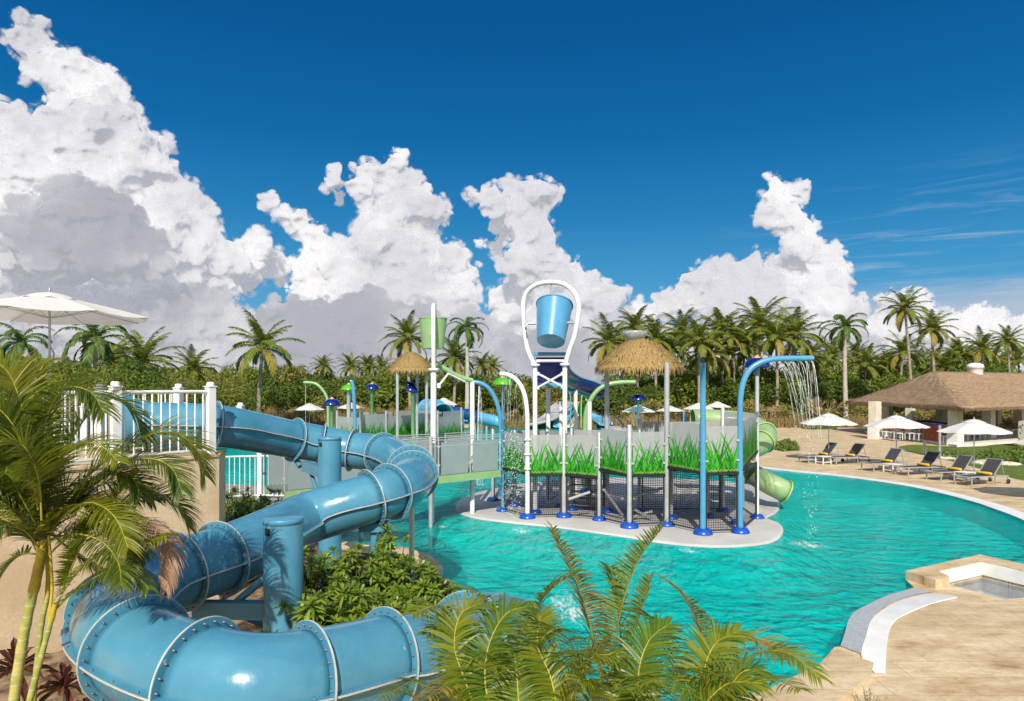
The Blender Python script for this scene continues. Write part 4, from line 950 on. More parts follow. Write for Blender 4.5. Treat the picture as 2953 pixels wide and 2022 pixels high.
# thin green and blue hoops behind
for (pts_, m_, lab) in (([(1437,1232),(1437,1140),(1441,1128),(1452,1120)], m_pgreen, None), ):
    pass
def hoop(lst, d, m, label, r=.07, name='spray_arch'):
    q0 = P(*lst[0], d); root = thing(name, label, 'water spray', (q0.x, q0.y, 0)); b = MB(); b.tube([v-Vector(root.location) for v in catmull([P(x, y, d) for x, y in lst], 5)], r, 8); b.build('pipe', m, root); return root
hoop([(1645,1235),(1645,1150),(1641,1130),(1632,1122)], 66, m_skyblue, 'distant thin blue bent spray pipe beside the orange deck')
hoop([(1676,1235),(1676,1160),(1682,1135),(1697,1123)], 66, m_pgreen, 'distant thin green bent spray pipe right of the orange deck')
hoop([(1700,1235),(1702,1180),(1696,1160),(1688,1150)], 60, m_pgreen, 'distant short pale hoop pipe right of the thin green one')
hoop([(946,1300),(946,1180),(942,1145),(925,1118),(905,1105),(876,1103)], 36, m_pgreen, 'pale green arch pipe in front of the coconut palm, bending left', .075)
mushroom(Vector((*P(957,1200,32)[:2], 0)), zat(1150,32), .42, m_navy, m_pgreen, 'navy mushroom spray nearest the blue slide, right of the green arch pipe', r=.10, capbase=False)
mushroom(Vector((*P(1006,1200,40)[:2], 0)), zat(1108,40), .46, m_lime, m_white, 'lime mushroom spray on a white post between the two navy mushrooms', r=.13, capbase=False)
mushroom(Vector((*P(1073,1200,40)[:2], 0)), zat(1107,40), .42, m_navy, m_pgreen, 'navy mushroom spray on a pale green post right of the lime one', r=.11, capbase=False)
fl = mushroom(Vector((*P(1191,1200,34)[:2], 0)), zat(1112,34), .36, m_navy, m_pgreen, 'navy flower shaped spray tilted to the right on a green post', r=.10, capbase=False, hat=None, tilt=(.35,-.2,1))
b = MB(); q = Vector((0,0,zat(1112,34)))
for i in range(5):
    a = 2*math.pi*i/5+.4; tapered(b, q, q+Vector((.55*math.cos(a), .5*math.sin(a), .10+.18*math.sin(a*2))), (-math.sin(a), math.cos(a), 0), .22)
b.build('petals', m_navy, fl)
hoop([(1025,1260),(1022,1170),(1019,1120),(1015,1102),(1011,1100)], 37, m_skyblue, 'light blue spray pipe seen end on right behind the lime mushroom', .10)
for (x_, d_, y_) in ((1374, 33, 1112), (1413, 30, 1182)):
    pass

# ---------------------------------------------------------------- parasols on the decks
up = make_parasol('parasol', 'white parasol', 1.62, 2.85, drop=.50, group=None)
nears = [(2390,1331,'white parasol behind the first two loungers nearest the island'), (2585,1347,'white parasol between the third and fourth lounger'), (2809,1378,'white parasol beside the lounger with wheels at the right')]
near_par = []
for i, (x, y, lab) in enumerate(nears):
    o = up if i == 0 else copy_tree(up); q = G(x, y, ZD); o.location = q; o['label'] = lab; o.rotation_euler[2] = R(7+11*i); near_par.append(q)
q = G(3075, 1452, ZD); o = copy_tree(up); o.location = q; o['label'] = 'white parasol just outside the right edge casting its round shadow'
farp = make_parasol('parasol', 'white parasol', 1.6, 2.85, drop=.55, simple=True)
ORDN = ['first','second','third','fourth','fifth','sixth','seventh','eighth','ninth','tenth','eleventh','twelfth','thirteenth','fourteenth','fifteenth','sixteenth','seventeenth','eighteenth','nineteenth','twentieth']
fl_ = [(892,1163,87),(1012,1161,78),(1280,1147,81),(1375,1146,58),(1446,1144,52),(1500,1144,49),(1544,1144,48),(1777,1143,46),(1841,1167,95),(1933,1171,80),(1969,1149,62),(2014,1162,84),(2010,1176,76),(2057,1150,66),(2069,1158,76),(2086,1179,60),(2142,1151,62),(2218,1147,50),(2417,1145,50),(1800,1145,44)]
fl_.sort()
for i, (x, y, w) in enumerate(fl_):
    d = 3.1*F/w; o = farp if i == 0 else copy_tree(farp); q = P(x, y, d); s_ = q.z/2.85; o.location = (q.x, q.y, 0.0); o.rotation_euler[2] = R(13*i)
    if not .85 < s_ < 1.15: pass
    o.scale = (1, 1, s_)
    o['label'] = ORDN[i]+' from the left of the distant open white parasols'; o['group'] = 'parasols on the far deck'

# ---------------------------------------------------------------- loungers and side tables
m_sling = mat('charcoal_sling', (.045,.045,.055), .75, var=.1, vscale=30); m_alu = mat('silver_frame', (.42,.42,.43), .4, metal=.3, var=.05)
m_towel = mat('yellow_towel', (.72,.46,.02), .9, var=.12, vscale=20, bump=.3, bscale=90); m_rub = mat('black_rubber', (.02,.02,.02), .7, var=0)
def make_lounger():
    root = thing('sun_lounger', 'x', 'sun lounger', group='grey sling loungers along the pool'); W = .33; hs = .36; L0 = 1.28; th = R(52); Lb = .78
    bx, bz = L0+Lb*math.cos(th), hs+Lb*math.sin(th)
    b = MB(); b.add([(0.02,-W+.03,hs),(L0,-W+.03,hs-.012),(L0,W-.03,hs-.012),(0.02,W-.03,hs)], [(0,1,2,3)]); o = b.build('seat', m_sling, root); sd = o.modifiers.new('t','SOLIDIFY'); sd.thickness = .012
    b = MB(); b.add([(L0,-W+.03,hs),(bx,-W+.03,bz),(bx,W-.03,bz),(L0,W-.03,hs)], [(0,1,2,3)]); o = b.build('backrest', m_sling, root); sd = o.modifiers.new('t','SOLIDIFY'); sd.thickness = .012
    b = MB()
    for s in (-1, 1):
        b.beam((0, s*W, hs), (2.02, s*W, hs-.05), .035, .05); b.beam((L0, s*(W-.02), hs+.02), (bx, s*(W-.02), bz), .025, .03)
    b.beam((0,-W,hs), (0,W,hs), .035, .05); b.beam((bx,-W,bz), (bx,W,bz), .03, .03); b.beam((2.02,-W,hs-.05), (2.02,W,hs-.05), .035, .04)
    b.build('frame', m_alu, root)
    b = MB(); b.tube([(L0+.42,-W+.04,hs+.5), (1.86,-W+.04,hs-.05)], .012, 6); b.tube([(L0+.42,W-.04,hs+.5), (1.86,W-.04,hs-.05)], .012, 6); b.tube([(1.86,-W+.04,hs-.05),(1.86,W-.04,hs-.05)], .012, 6); b.build('back_support', m_alu, root)
    for s in (-1, 1): b = MB(); b.beam((.10, s*W, 0), (.10, s*W, hs), .04, .04, up=(0,1,0)); b.build('leg', m_alu, root)
    for s in (-1, 1): b = MB(); b.beam((1.35, s*W, 0), (1.30, s*W, hs-.02), .035, .035, up=(0,1,0)); b.build('leg', m_alu, root)
    for s in (-1, 1):
        b = MB(); b.beam((1.98, s*W, .08), (1.98, s*W, hs-.05), .03, .03, up=(0,1,0)); o = b.build('wheel_fork', m_alu, root)
        b = MB(); b.lathe((1.98, s*(W+.03), .09), [(0,-.02),(.09,-.02),(.09,.02),(0,.02)], 18, axis=(0,1,0)); b.build('wheel', m_rub, root)
    b = MB(); b.lathe((L0-.10, 0, hs+.065), [(0,-.29),(.045,-.29),(.06,-.27),(.062,0),(.06,.27),(.045,.29),(0,.29)], 14, axis=(0,1,0)); ob = b.build('towel', m_towel, root)
    return root
lg = make_lounger()
ll = [(2313,1334,'lounger nearest the island, its back turned to the pavilion'),(2392,1338.6,'second lounger from the island, right of the first parasol pole'),(2497,1358,'third lounger, left of the small table under the middle parasol'),(2595,1370,'fourth lounger, right of the small table under the middle parasol'),(2687,1385,'fifth lounger, left of the small table under the right parasol'),(2773,1400,'rightmost lounger in the row, with a wheel showing at its head end')]
for i, (x, y, lab) in enumerate(ll):
    o = lg if i == 0 else copy_tree(lg); q = G(x, y, ZD+.012); o.location = q; o.rotation_euler[2] = math.atan2(.34, .94)+R(2*(i % 3)-2); o.scale = (1.28, 1.12, 1.12); o['label'] = 'charcoal '+lab
def make_table():
    root = thing('side_table', 'x', 'side table', group='small white tables beside the loungers')
    b = MB(); b.box((0,0,.43), (.62,.62,.03)); b.build('table_top', m_white, root)
    for sx in (-1,1):
        for sy in (-1,1): b = MB(); b.box((sx*.28, sy*.28, .21), (.045,.045,.42)); b.build('leg', m_white, root)
    b = MB()
    for s in (-1,1): b.beam((-.28, s*.28, .12), (.28, s*.28, .12), .03, .03); b.beam((s*.28, -.28, .12), (s*.28, .28, .12), .03, .03)
    b.build('stretcher', m_white, root); return root
tbm = make_table()
for i, (x, y, lab) in enumerate(((2374,1338,'small white table between the first and second lounger'), (2573,1362,'small white table between the third and fourth lounger'), (2782,1388,'small white table between the fifth and sixth lounger'))):
    o = tbm if i == 0 else copy_tree(tbm); o.location = G(x, y, ZD+.012); o.rotation_euler[2] = R(20); o['label'] = lab

# ---------------------------------------------------------------- pavilion
def _shingle(N, bb, v):
    a = N.noise(N.vmath('MULTIPLY', v, (.5,.5,5)), 3.0, 6, .7); c = N.noise(v, 1.1, 4, .6)
    base = N.ramp(a, [(.3, (.21,.135,.075)), (.5, (.36,.24,.145)), (.72, (.50,.37,.235))]); base = N.mix(N.map(c, .35, .65, 0, .45), base, (.27,.19,.115))
    sep = N.node('ShaderNodeSeparateXYZ'); N.l.new(v, sep.inputs[0])
    w = N.math('FRACT', N.math('ADD', N.math('MULTIPLY', sep.outputs[2], 9.0), N.math('MULTIPLY', N.noise(v, 2.2, 3), 1.6)))
    base = N.mix(N.map(w, 0, .30, .85, 0), base, (.13,.08,.05)); N.l.new(base, bb.inputs['Base Color'])
    bn = N.node('ShaderNodeBump'); bn.inputs['Strength'].default_value = .8; bn.inputs['Distance'].default_value = .06; N.l.new(N.math('ADD', w, a), bn.inputs['Height']); N.l.new(bn.outputs[0], bb.inputs['Normal'])
m_shingle = tex_mat('cedar_shingle', _shingle, .85, .2)
m_stucco = mat('cream_stucco', (.70,.64,.52), .85, var=.08, vscale=1.5); m_stw = mat('whitewashed_base', (.78,.76,.70), .85, var=.08, vscale=2)
m_brick = tex_mat('red_brick', lambda N, bb, v: N.l.new(N.mix(N.map(N.voro(v, 9), .1, .6), (.36,.10,.045), (.22,.06,.03)), bb.inputs['Base Color']), .9, .2)
pv = thing('pavilion', 'open sided pavilion with a wide brown shingle roof on square cream columns', 'pavilion', (32.0, 50.0, 0)); po = Vector(pv.location)
vv = Vector((.88,.47,0)).normalized(); ww = Vector((-.47,.88,0)).normalized()
Fc = Vector((31.9,48,3.02)); Lc = Vector((32.7,66.9,3.02)); Rc = Fc+vv*27; Bc = Lc+vv*27
R1 = Vector((37.0,60.0,5.86)); R2 = R1+vv*17
b = MB(); q = [v-po for v in (Fc, Rc, Bc, Lc, R1, R2)]
def slope(a, c, d_, e, rows=14, cols=18):
    vs = []; rr = random.Random(4)
    for i in range(rows+1):
        for j in range(cols+1):
            t, s_ = i/rows, j/cols; p_ = a.lerp(c, s_).lerp(d_.lerp(e, s_), t); vs.append(p_+Vector((0,0,(rr.uniform(-.05,.05) if 0 < i < rows else 0)-.10*math.sin(math.pi*t))))
    b.add(vs, [(i*(cols+1)+j, i*(cols+1)+j+1, (i+1)*(cols+1)+j+1, (i+1)*(cols+1)+j) for i in range(rows) for j in range(cols)], 0, True)
slope(q[0], q[1], q[4], q[5]); slope(q[3], q[0], q[4], q[4]); slope(q[2], q[3], q[5], q[4]); slope(q[1], q[2], q[5], q[5])
rf = b.build('roof', m_shingle, pv); sd = rf.modifiers.new('t', 'SOLIDIFY'); sd.thickness = .22; sd.offset = -1
rr = random.Random(3); b = MB()
for a_, c_ in ((Lc, Fc), (Fc, Rc)):
    L_ = (c_-a_).length; d = (c_-a_).normalized(); k = int(L_/.16)
    for i in range(k): w = a_.lerp(c_, (i+.5)/k)-po; b.box(w+Vector((0,0,rr.uniform(-.20,-.10))), (.14,.10,.16), math.atan2(d.y, d.x))
b.build('eave_trim', m_shingle, rf)
q_ = P(2812,1065,63)-po; b = MB(); b.lathe(q_, [(.62,-.6),(.62,.1),(.74,.14),(.66,.4),(.4,.55),(0,.6)], 16); b.build('roof_vent', m_white, rf)
def colm(px, py, w=.7, dz=0):
    g_ = G(px, py, ZD); c = Vector((g_.x, g_.y, 0))-po; b = MB(); b.box((c.x, c.y, 2.1), (w, w, 2.3), math.atan2(vv.y, vv.x)); o = b.build('column', m_stucco, pv)
    b = MB(); b.box((c.x, c.y, .55), (w+.10, w+.10, .98), math.atan2(vv.y, vv.x)); b.build('column_base', m_stw, o); return g_
c1_ = colm(2523,1266); c2c = colm(2755,1286)
for x_, y_ in ((2625,1232),(2714,1242),(2851,1269),(2872,1246),(2560,1240),(2940,1258)): colm(x_, y_)
def flr(): 
    b = MB(); b.prism([tuple((v-po)[:2]) for v in (Fc+vv*1.3+ww*1.3, Rc-vv*1.3+ww*1.3, Bc-vv*1.3-ww*1.3, Lc+vv*1.0-ww*1.3)], ZD, ZD+.16); b.build('floor_slab', m_stw, pv)
flr()
b = MB(); k = [G(2640,1250,ZD)-po, G(2740,1262,ZD)-po]; b.beam(k[0]+Vector((0,0,.6)), k[1]+Vector((0,0,.6)), .8, 1.1); b.beam(k[0]+Vector((0,0,1.2)), k[1]+Vector((0,0,1.2)), 1.1, .07, slot=1); b.build('bar_counter', [m_stucco, m_dark], pv)
b = MB(); k = [Vector(Lc)+vv*9-ww*2-po, Vector(Bc)-vv*4-ww*2-po]; b.beam((k[0].x,k[0].y,.55), (k[1].x,k[1].y,.55), .3, .9); b.build('low_wall', m_stw, pv)
# dining chairs and tables inside
m_rattan = mat('brown_rattan', (.13,.065,.035), .8, var=.2, vscale=30)
def make_chair():
    root = thing('dining_chair', 'x', 'chair', group='dining chairs in the pavilion'); b = MB(); b.box((0,0,.46), (.46,.46,.04)); b.build('seat', m_white, root)
    b = MB(); b.box((0,.22,.74), (.46,.035,.42)); b.build('backrest', m_rattan, root)
    for sx in (-1,1):
        for sy in (-1,1): b = MB(); b.box((sx*.21, sy*.21, .23), (.035,.035,.46)); b.build('leg', m_white, root)
    return root
chm = make_chair(); spots = sorted([(2548,1262,.1),(2566,1264,.5),(2590,1268,3.0),(2608,1262,.2),(2624,1268,3.3),(2650,1270,.2),(2722,1278,.1),(2735,1274,3.1),(2775,1272,.4),(2795,1270,3.2),(2826,1268,.1),(2880,1262,.2),(2899,1258,3.2),(2920,1256,.1),(2580,1256,1.5),(2640,1258,1.4)])
for i, (x, y, a) in enumerate(spots):
    o = chm if i == 0 else copy_tree(chm); q = G(x, y, ZD+.16); o.location = q; o.rotation_euler[2] = a+math.pi; o.scale = (1.15,1.15,1.15); o['label'] = ORDN[i]+' from the left of the white framed dining chairs under the pavilion roof'
def make_dtable():
    root = thing('dining_table', 'x', 'table', group='dining tables in the pavilion'); b = MB(); b.box((0,0,.74), (.9,.9,.04)); b.build('table_top', m_rattan, root); b = MB(); b.lathe((0,0,0), [(.25,0),(.25,.03),(.04,.05),(.04,.72)], 12); b.build('pedestal', m_white, root); return root
dtm = make_dtable()
for i, (x, y) in enumerate(((2557,1258),(2600,1262),(2640,1264),(2728,1272),(2786,1268),(2905,1256))):
    o = dtm if i == 0 else copy_tree(dtm); o.location = G(x, y, ZD+.16); o['label'] = ORDN[i]+' brown topped dining table from the left inside the pavilion'
# brick panel board on two grey posts
sb = thing('brick_panel', 'red brown brick panel held between two tall grey posts in front of the pavilion', 'screen', tuple(G(2666,1311,ZD))); so = Vector(sb.location); r_ = G(2709,1320,ZD)-so; top = H-(1222-HY)/F*so.y-ZD
for v in (Vector((0,0,0)), r_): b = MB(); b.box(v+Vector((0,0,top/2)), (.13,.13,top)); b.build('post', m_pole, sb)
b = MB(); b.beam(Vector((0,0,0))+Vector((0,0,(top+.95)/2)), r_+Vector((0,0,(top+.95)/2)), .16, top-1.0); b.build('panel', m_brick, sb)
b = MB(); b.beam(Vector((-.1,0,top+.03)), r_+Vector((.1,0,top+.03)), .30, .12); b.build('cap_rail', m_navy, sb)
# low rough coral stone wall at the right edge
b = MB(); g_ = G(2950,1290,ZD); b.box((g_.x+.4, g_.y, 1.0), (1.2,.6,2.0), .3); o = b.build('coral_wall', tex_mat('coral_stone', lambda N, bb, v: N.l.new(N.mix(N.map(N.voro(v, 4.5), .18, .42), (.10,.08,.06), (.70,.66,.58)), bb.inputs['Base Color']), .95, .1)); tag(o, 'low wall of white coral stone at the right edge beside the pavilion', 'wall')

# far features on the children's pool
def tray(px, py, d, label):
    q = P(px, py, d); root = thing('tipping_tray', label, 'water feature', (q.x, q.y, 0)); b = MB(); z = q.z
    b.box((0,0,z), (1.0,.6,.06)); b.box((0,-.3,z+.05), (1.0,.05,.14)); b.box((0,.3,z+.05), (1.0,.05,.14)); b.build('tray', m_white, root)
    for s_ in (-.42, .42): b = MB(); b.tube([(s_,0,z+.05), (s_-.75,0,z+.95)], .045, 8); b.build('strut', m_navy, root)
    b = MB(); b.tube([(-.8,0,0), (-.8,0,z+1.0)], .06, 8); b.build('post', m_skyblue, root)
tray(1790,1240,48,'white tray on two navy struts above the water left of the grey shelter post'); tray(2003,1226,50,'white tray on two navy struts seen left of the light blue front pipe')
fw = mushroom(Vector((*P(1840,1200,62)[:2], 0)), zat(1138,62), .70, m_navy, m_skyblue, 'wide navy flower shaped spray far behind the thatched shelter', r=.09, capbase=False, hat=None)
b = MB(); q = Vector((0,0,zat(1140,62)))
for i in range(7): a = 2*math.pi*i/7; tapered(b, q, q+Vector((1.35*math.cos(a), 1.1*math.sin(a), -.05+.2*math.sin(a*2))), (-math.sin(a), math.cos(a), 0), .30)
b.build('petals', m_navy, fw)
m_teak = mat('pale_teak', (.50,.36,.20), .7, var=.1)
ftn = [(1432,1203),(1452,1204),(1474,1202),(1497,1203),(1520,1201),(1541,1202),(2600,1204),(2640,1205)]
for i, (x, y) in enumerate(ftn):
    o = copy_tree(lg); q = G(x, y, ZD+.012); o.location = q; o.rotation_euler[2] = R(70+9*(i % 3)); o.scale = (1.2,1.2,1.2); o['group'] = 'loungers on the far deck'; o['label'] = ORDN[i]+' from the left of the tiny loungers on the far deck'
# ---------------------------------------------------------------- vegetation
def leafmat(name, c1, c2, trans=.30, rough=.5, spec=.4):
    m = bpy.data.materials.new(name); m.use_nodes = True; N = NT(m.node_tree); b = N.n['Principled BSDF']
    g = N.node('ShaderNodeNewGeometry'); oi = N.node('ShaderNodeObjectInfo')
    r = N.math('FRACT', N.math('ADD', g.outputs['Random Per Island'], oi.outputs['Random']))
    col = N.mix(r, c1, c2); N.l.new(col, b.inputs['Base Color']); b.inputs['Roughness'].default_value = rough; b.inputs['Specular IOR Level'].default_value = spec
    t = N.node('ShaderNodeBsdfTranslucent'); N.l.new(N.mix(.5, col, (.35,.45,.04)), t.inputs[0]); mx = N.node('ShaderNodeMixShader'); mx.inputs[0].default_value = trans
    N.l.new(b.outputs[0], mx.inputs[1]); N.l.new(t.outputs[0], mx.inputs[2]); N.l.new(mx.outputs[0], N.n['Material Output'].inputs[0]); MAT[name] = m; return m
m_palm = leafmat('palm_leaflet', (.075,.135,.016), (.24,.255,.04), .34, .45, .3)
m_palm_old = leafmat('palm_leaflet_yellowing', (.22,.20,.03), (.34,.25,.05), .2)
m_royal = leafmat('royal_palm_leaflet', (.055,.115,.02), (.13,.19,.035), .28)
m_areca = leafmat('areca_leaflet', (.10,.17,.012), (.26,.27,.02), .38, .4)
m_areca_g = leafmat('areca_leaflet_green', (.06,.14,.012), (.15,.22,.02), .35, .4)
m_dead = leafmat('dead_leaflet', (.24,.13,.08), (.40,.25,.17), .15, .8)
m_rachis = mat('yellow_leaf_stalk', (.42,.36,.05), .5, var=.2, vscale=6)
m_ptrunk = mat('palm_trunk_bark', (.33,.27,.21), .9, var=.25, vscale=4, bump=.4, bscale=12)
m_bark = mat('grey_bark', (.16,.12,.09), .9, var=.25, vscale=4)
def frond(mb, pts, n, Ll, w, up=Vector((0,0,1)), droop=.35, vee=.35, slot=0, rslot=1, rr=None, seg=3, rr_w=.010, start=.12, ragged=.12, tip=.25):
    """a feather frond: rachis curve pts with n pairs of leaflets Ll long"""
    rnd = rr or random; line = catmull(pts, 6); k = len(line); L = [0]
    for a, c in zip(line, line[1:]): L.append(L[-1]+(c-a).length)
    T = L[-1]; mb.tube(line, [max(.002, rr_w*(1-.85*i/k)) for i in range(k)], 4, slot=rslot, caps=False)
    j = 0
    for i in range(n):
        t = start+(1-start)*(i+.5)/n; s = t*T
        while j < k-2 and L[j+1] < s: j += 1
        j2 = j; p = line[j].lerp(line[j+1], (s-L[j])/max(1e-6, L[j+1]-L[j])); d = (line[j+1]-line[j]).normalized()
        side = d.cross(up); 
        if side.length < .05: side = d.cross(Vector((1,0,.2)))
        side.normalize(); un = side.cross(d).normalized()
        prof = math.sin(math.pi*min(1, .12+.80*(t-start)/(1-start)))**.6; ll = Ll*max(tip, prof)
        fw = .35+1.2*t*t
        for sg in (-1, 1):
            l2 = ll*rnd.uniform(1-ragged, 1+ragged*.6); dirn = (side*sg + d*fw*rnd.uniform(.85,1.15) + un*vee*rnd.uniform(.5,1.4)).normalized()
            q = p.copy(); vs = []; wn = dirn.cross(un).normalized()
            tw = rnd.uniform(-.5,.5); wn = (wn*math.cos(tw)+un*math.sin(tw)).normalized()
            dd = dirn.copy(); ws = (.7, 1.0, .75, 0)[:seg] + (0,) if seg < 3 else (.7, 1.0, .72, 0)
            for h in range(seg+1):
                wv = w*ws[h] if h < seg else 0
                if h < seg: vs += [q-wn*wv*.5, q+wn*wv*.5]
                else: vs.append(q)
                dd = (dd+Vector((0,0,-1))*droop*(h+1)/seg*rnd.uniform(.7,1.3)).normalized(); q = q+dd*l2/seg
            fs = [(2*h, 2*h+1, 2*h+3, 2*h+2) for h in range(seg-1)]+[(2*seg-2, 2*seg-1, 2*seg)]
            mb.add(vs, fs, slot, False)
def arch_pts(az, el, L, droop, z0=0.0, twist=0.0, n=6):
    """rachis that leaves the crown at elevation el and bends down"""
    d = Vector((math.cos(az), math.sin(az), 0)); p = Vector((0,0,z0)); pts = [p.copy()]; e = el
    for i in range(n):
        p = p + (d*math.cos(e)+Vector((0,0,1))*math.sin(e))*L/n; pts.append(p.copy()); e -= droop/n*(1+.7*i/n); 
    return pts
def coco_crown(seed, L=4.2, n=26, leaf=.90, kind='coco'):
    rnd = random.Random(seed); b = MB()
    for i in range(n):
        az = i*2.39996+rnd.uniform(-.2,.2); t = i/(n-1)
        if kind == 'royal': el = R(78)-t*R(95); dr = R(95)+t*R(25); ll = L*rnd.uniform(.85,1.05)
        else: el = R(82)-t*R(100); dr = R(42)+t*R(38); ll = L*rnd.uniform(.85,1.1)
        old = kind == 'coco' and t > .86
        frond(b, arch_pts(az, el, ll, dr), 44, leaf*(1.0 if kind == 'coco' else .9), .095, droop=.55 if kind == 'coco' else .75, vee=.15 if kind == 'coco' else .35, slot=2 if old and rnd.random() < .7 else 0, rr=rnd, rr_w=.045, seg=2, ragged=.2)
    if kind == 'coco':
        for i in range(7): a = rnd.uniform(0, 6.28); b.lathe((.28*math.cos(a), .28*math.sin(a), -.30-rnd.uniform(0,.2)), [(0,-.13),(.10,-.08),(.12,0),(.09,.10),(0,.14)], 8, 3)
    else: b.tube([(0,0,-1.5),(0,0,-.9),(0,0,.3)], [.17,.14,.06], 10, slot=1)
    me = b.build('crown', [m_palm if kind == 'coco' else m_royal, m_rachis if kind == 'coco' else mat('green_crownshaft', (.13,.26,.05), .5), m_palm_old, mat('coconut_husk', (.30,.16,.04), .8)]); d = me.data; bpy.data.objects.remove(me); return d
CROWN = {('coco', i): coco_crown(20+i, L=(4.2,3.8,4.5,4.0,4.4,3.7)[i], n=(26,30,28,22,27,24)[i]) for i in range(6)}; CROWN.update({('royal', i): coco_crown(40+i, 3.6, 17, .75, 'royal') for i in range(2)})
ORD = ['first','second','third','fourth','fifth','sixth','seventh','eighth','ninth','tenth','eleventh','twelfth','thirteenth','fourteenth','fifteenth','sixteenth','seventeenth','eighteenth','nineteenth','twentieth','twenty first','twenty second','twenty third','twenty fourth','twenty fifth','twenty sixth']
def palm(px, cy_, d, scale=1.0, kind='coco', label=None, group=None, lean=0.0, seed=0, zb=0.0, rot=0.0):
    rnd = random.Random(seed); top = P(px, cy_, d); ht = top.z-zb; bx = top.x-lean
    root = thing('palm_tree', label, 'palm tree', (bx, d, zb), group=group)
    b = MB(); k = 10; off = rnd.uniform(-.2,.2)
    pts = [Vector((lean*(i/k)**1.5+off*math.sin(math.pi*i/k), .3*math.sin(2*i/k), ht*i/k)) for i in range(k+1)]
    rr = [(.26-.10*i/k)*scale**.5*(1.25 if i == 0 else 1)*(1.15 if kind == 'royal' else .9) for i in range(k+1)]
    b.tube(pts, rr, 10); b.build('trunk', m_ptrunk if kind == 'coco' else mat('pale_royal_trunk', (.46,.41,.34), .85, var=.15, vscale=3), root)
    c = bpy.data.objects.new('crown', CROWN[(kind, seed % (6 if kind == 'coco' else 2))]); COL.objects.link(c); c.parent = root; c.location = pts[-1]; c.scale = (scale,)*3; c.rotation_euler[2] = rot+seed*1.3
    return root
big = [(405,1046,58,.85,'coco','short bushy palm rising above the right part of the platform railing',0),(320,1052,62,.8,'coco','short palm partly hidden left of the bushy one behind the railing',.2),(555,1068,70,.7,'coco','small palm low in the belt left of the large coconut palm',0),
 (754,1004,66,1.0,'coco','large coconut palm with yellowing lower fronds standing left, above the blue slide',.3),
 (1173,978,78,.80,'coco','coconut palm rising behind the smaller thatched shelter',-.5),
 (1346,950,74,.82,'royal','royal palm with a green shaft right of the green bucket',0),
 (1312,1035,78,.75,'coco','short palm left beside the royal palm near the green bucket',.3),
 (268,985,52,1.0,'royal','dark palm with hanging fronds seen under the edge of the big white parasol',0),
 (52,990,58,.9,'royal','palm crown at the far left edge behind the big white parasol',0),
 (2440,948,80,1.05,'royal','broad royal palm standing free between the grove and the pavilion roof',0),
 (2614,894,78,.72,'coco','tallest palm with a slim leaning trunk above the left end of the pavilion roof',-.8),
 (2692,952,80,.78,'coco','second tall slim palm above the pavilion roof',-.4),
 (2912,985,88,.62,'coco','slim palm at the right edge beyond the pavilion roof',-.3)]
for i, (x, y, d, s_, k_, lab, ln) in enumerate(big): palm(x, y, d, s_, k_, lab, None, ln, seed=i)
grove = [(1755,990,.85),(1832,946,.80),(1890,982,.85),(1968,967,.90),(2018,990,.85),(2080,962,.95),(2119,985,.90),(2193,938,1.05),(2293,972,.95),(2240,975,.85),(2150,1010,.85),(1930,1010,.8),(2045,1025,.85),(2340,1030,.8),(1800,1010,.75)]
grove.sort()
for i, (x, y, s_) in enumerate(grove): palm(x, y, 84+((i*37) % 17), s_*1.16, 'coco', ORD[i]+' crown from the left of the coconut palms between thatched roof and pavilion', 'coconut palms in the grove', .4*math.sin(i*2.1), seed=i+3)
small = [(2401,1032,.85),(2471,1030,.8),(2500,1056,.8),(2544,1060,.75),(2606,1018,.85),(2763,1018,.7),(2835,1008,.8),(2892,1053,.75),(2700,1050,.8),(2655,1055,.8),(2380,1070,.8),(2300,1060,.8),(2120,1075,.8),(2000,1075,.8),(1160,1068,.5),(1100,1062,.6),(1060,1058,.6),(1010,1058,.55),(930,1058,.5),(1390,1056,.6),(1420,1060,.6),(2790,1040,.7),(2860,1050,.8),(2940,1040,.8),(2730,1062,.8),(2580,1066,.8)]
small.sort()
for i, (x, y, s_) in enumerate(small): palm(x, y, 104+((i*29) % 22), s_*1.2, 'coco', ORD[i]+' from the left of the small palms far back in the tree belt', 'small palms in the tree belt', .3*math.sin(i*1.7), seed=i+5)

# broadleaf trees of the belt: three crowns, many individuals
def leaf_crown(seed, n=2600, leaf=.20, lobes=9):
    rnd = random.Random(seed); b = MB(); L = []
    for i in range(lobes): L.append((Vector((rnd.gauss(0,.45), rnd.gauss(0,.45), rnd.uniform(.05,.75))), rnd.uniform(.30,.52)))
    for i in range(n):
        c, r = rnd.choice(L); u = Vector((rnd.gauss(0,1), rnd.gauss(0,1), rnd.gauss(.25,1))).normalized(); p = c+u*r*rnd.uniform(.72,1.10)
        if p.z < -.25: continue
        nrm = (u+Vector((rnd.uniform(-.8,.8), rnd.uniform(-.8,.8), rnd.uniform(-.3,.9)))).normalized(); t = nrm.cross(Vector((rnd.uniform(-1,1), rnd.uniform(-1,1), rnd.uniform(-1,1)))).normalized(); s_ = nrm.cross(t); l = leaf*rnd.uniform(.5,1.2)*.5
        b.add([p-t*l, p-s_*l*.45, p+t*l, p+s_*l*.45], [(0,1,2,3)], 0)
    return b
LC = []
m_leafs = [leafmat('belt_foliage_mid', (.075,.125,.015), (.19,.225,.03), .2, .6, .2), leafmat('belt_foliage_dark', (.045,.085,.014), (.11,.155,.022), .15, .6, .2), leafmat('belt_foliage_olive', (.13,.135,.022), (.25,.22,.055), .2, .7, .2)]
for i in range(5):
    o = leaf_crown(60+i, n=3400, leaf=.14 if i != 1 else .12).build('crown', m_leafs[(0,1,2,0,1)[i]]); LC.append(o.data); bpy.data.objects.remove(o)
LF = []
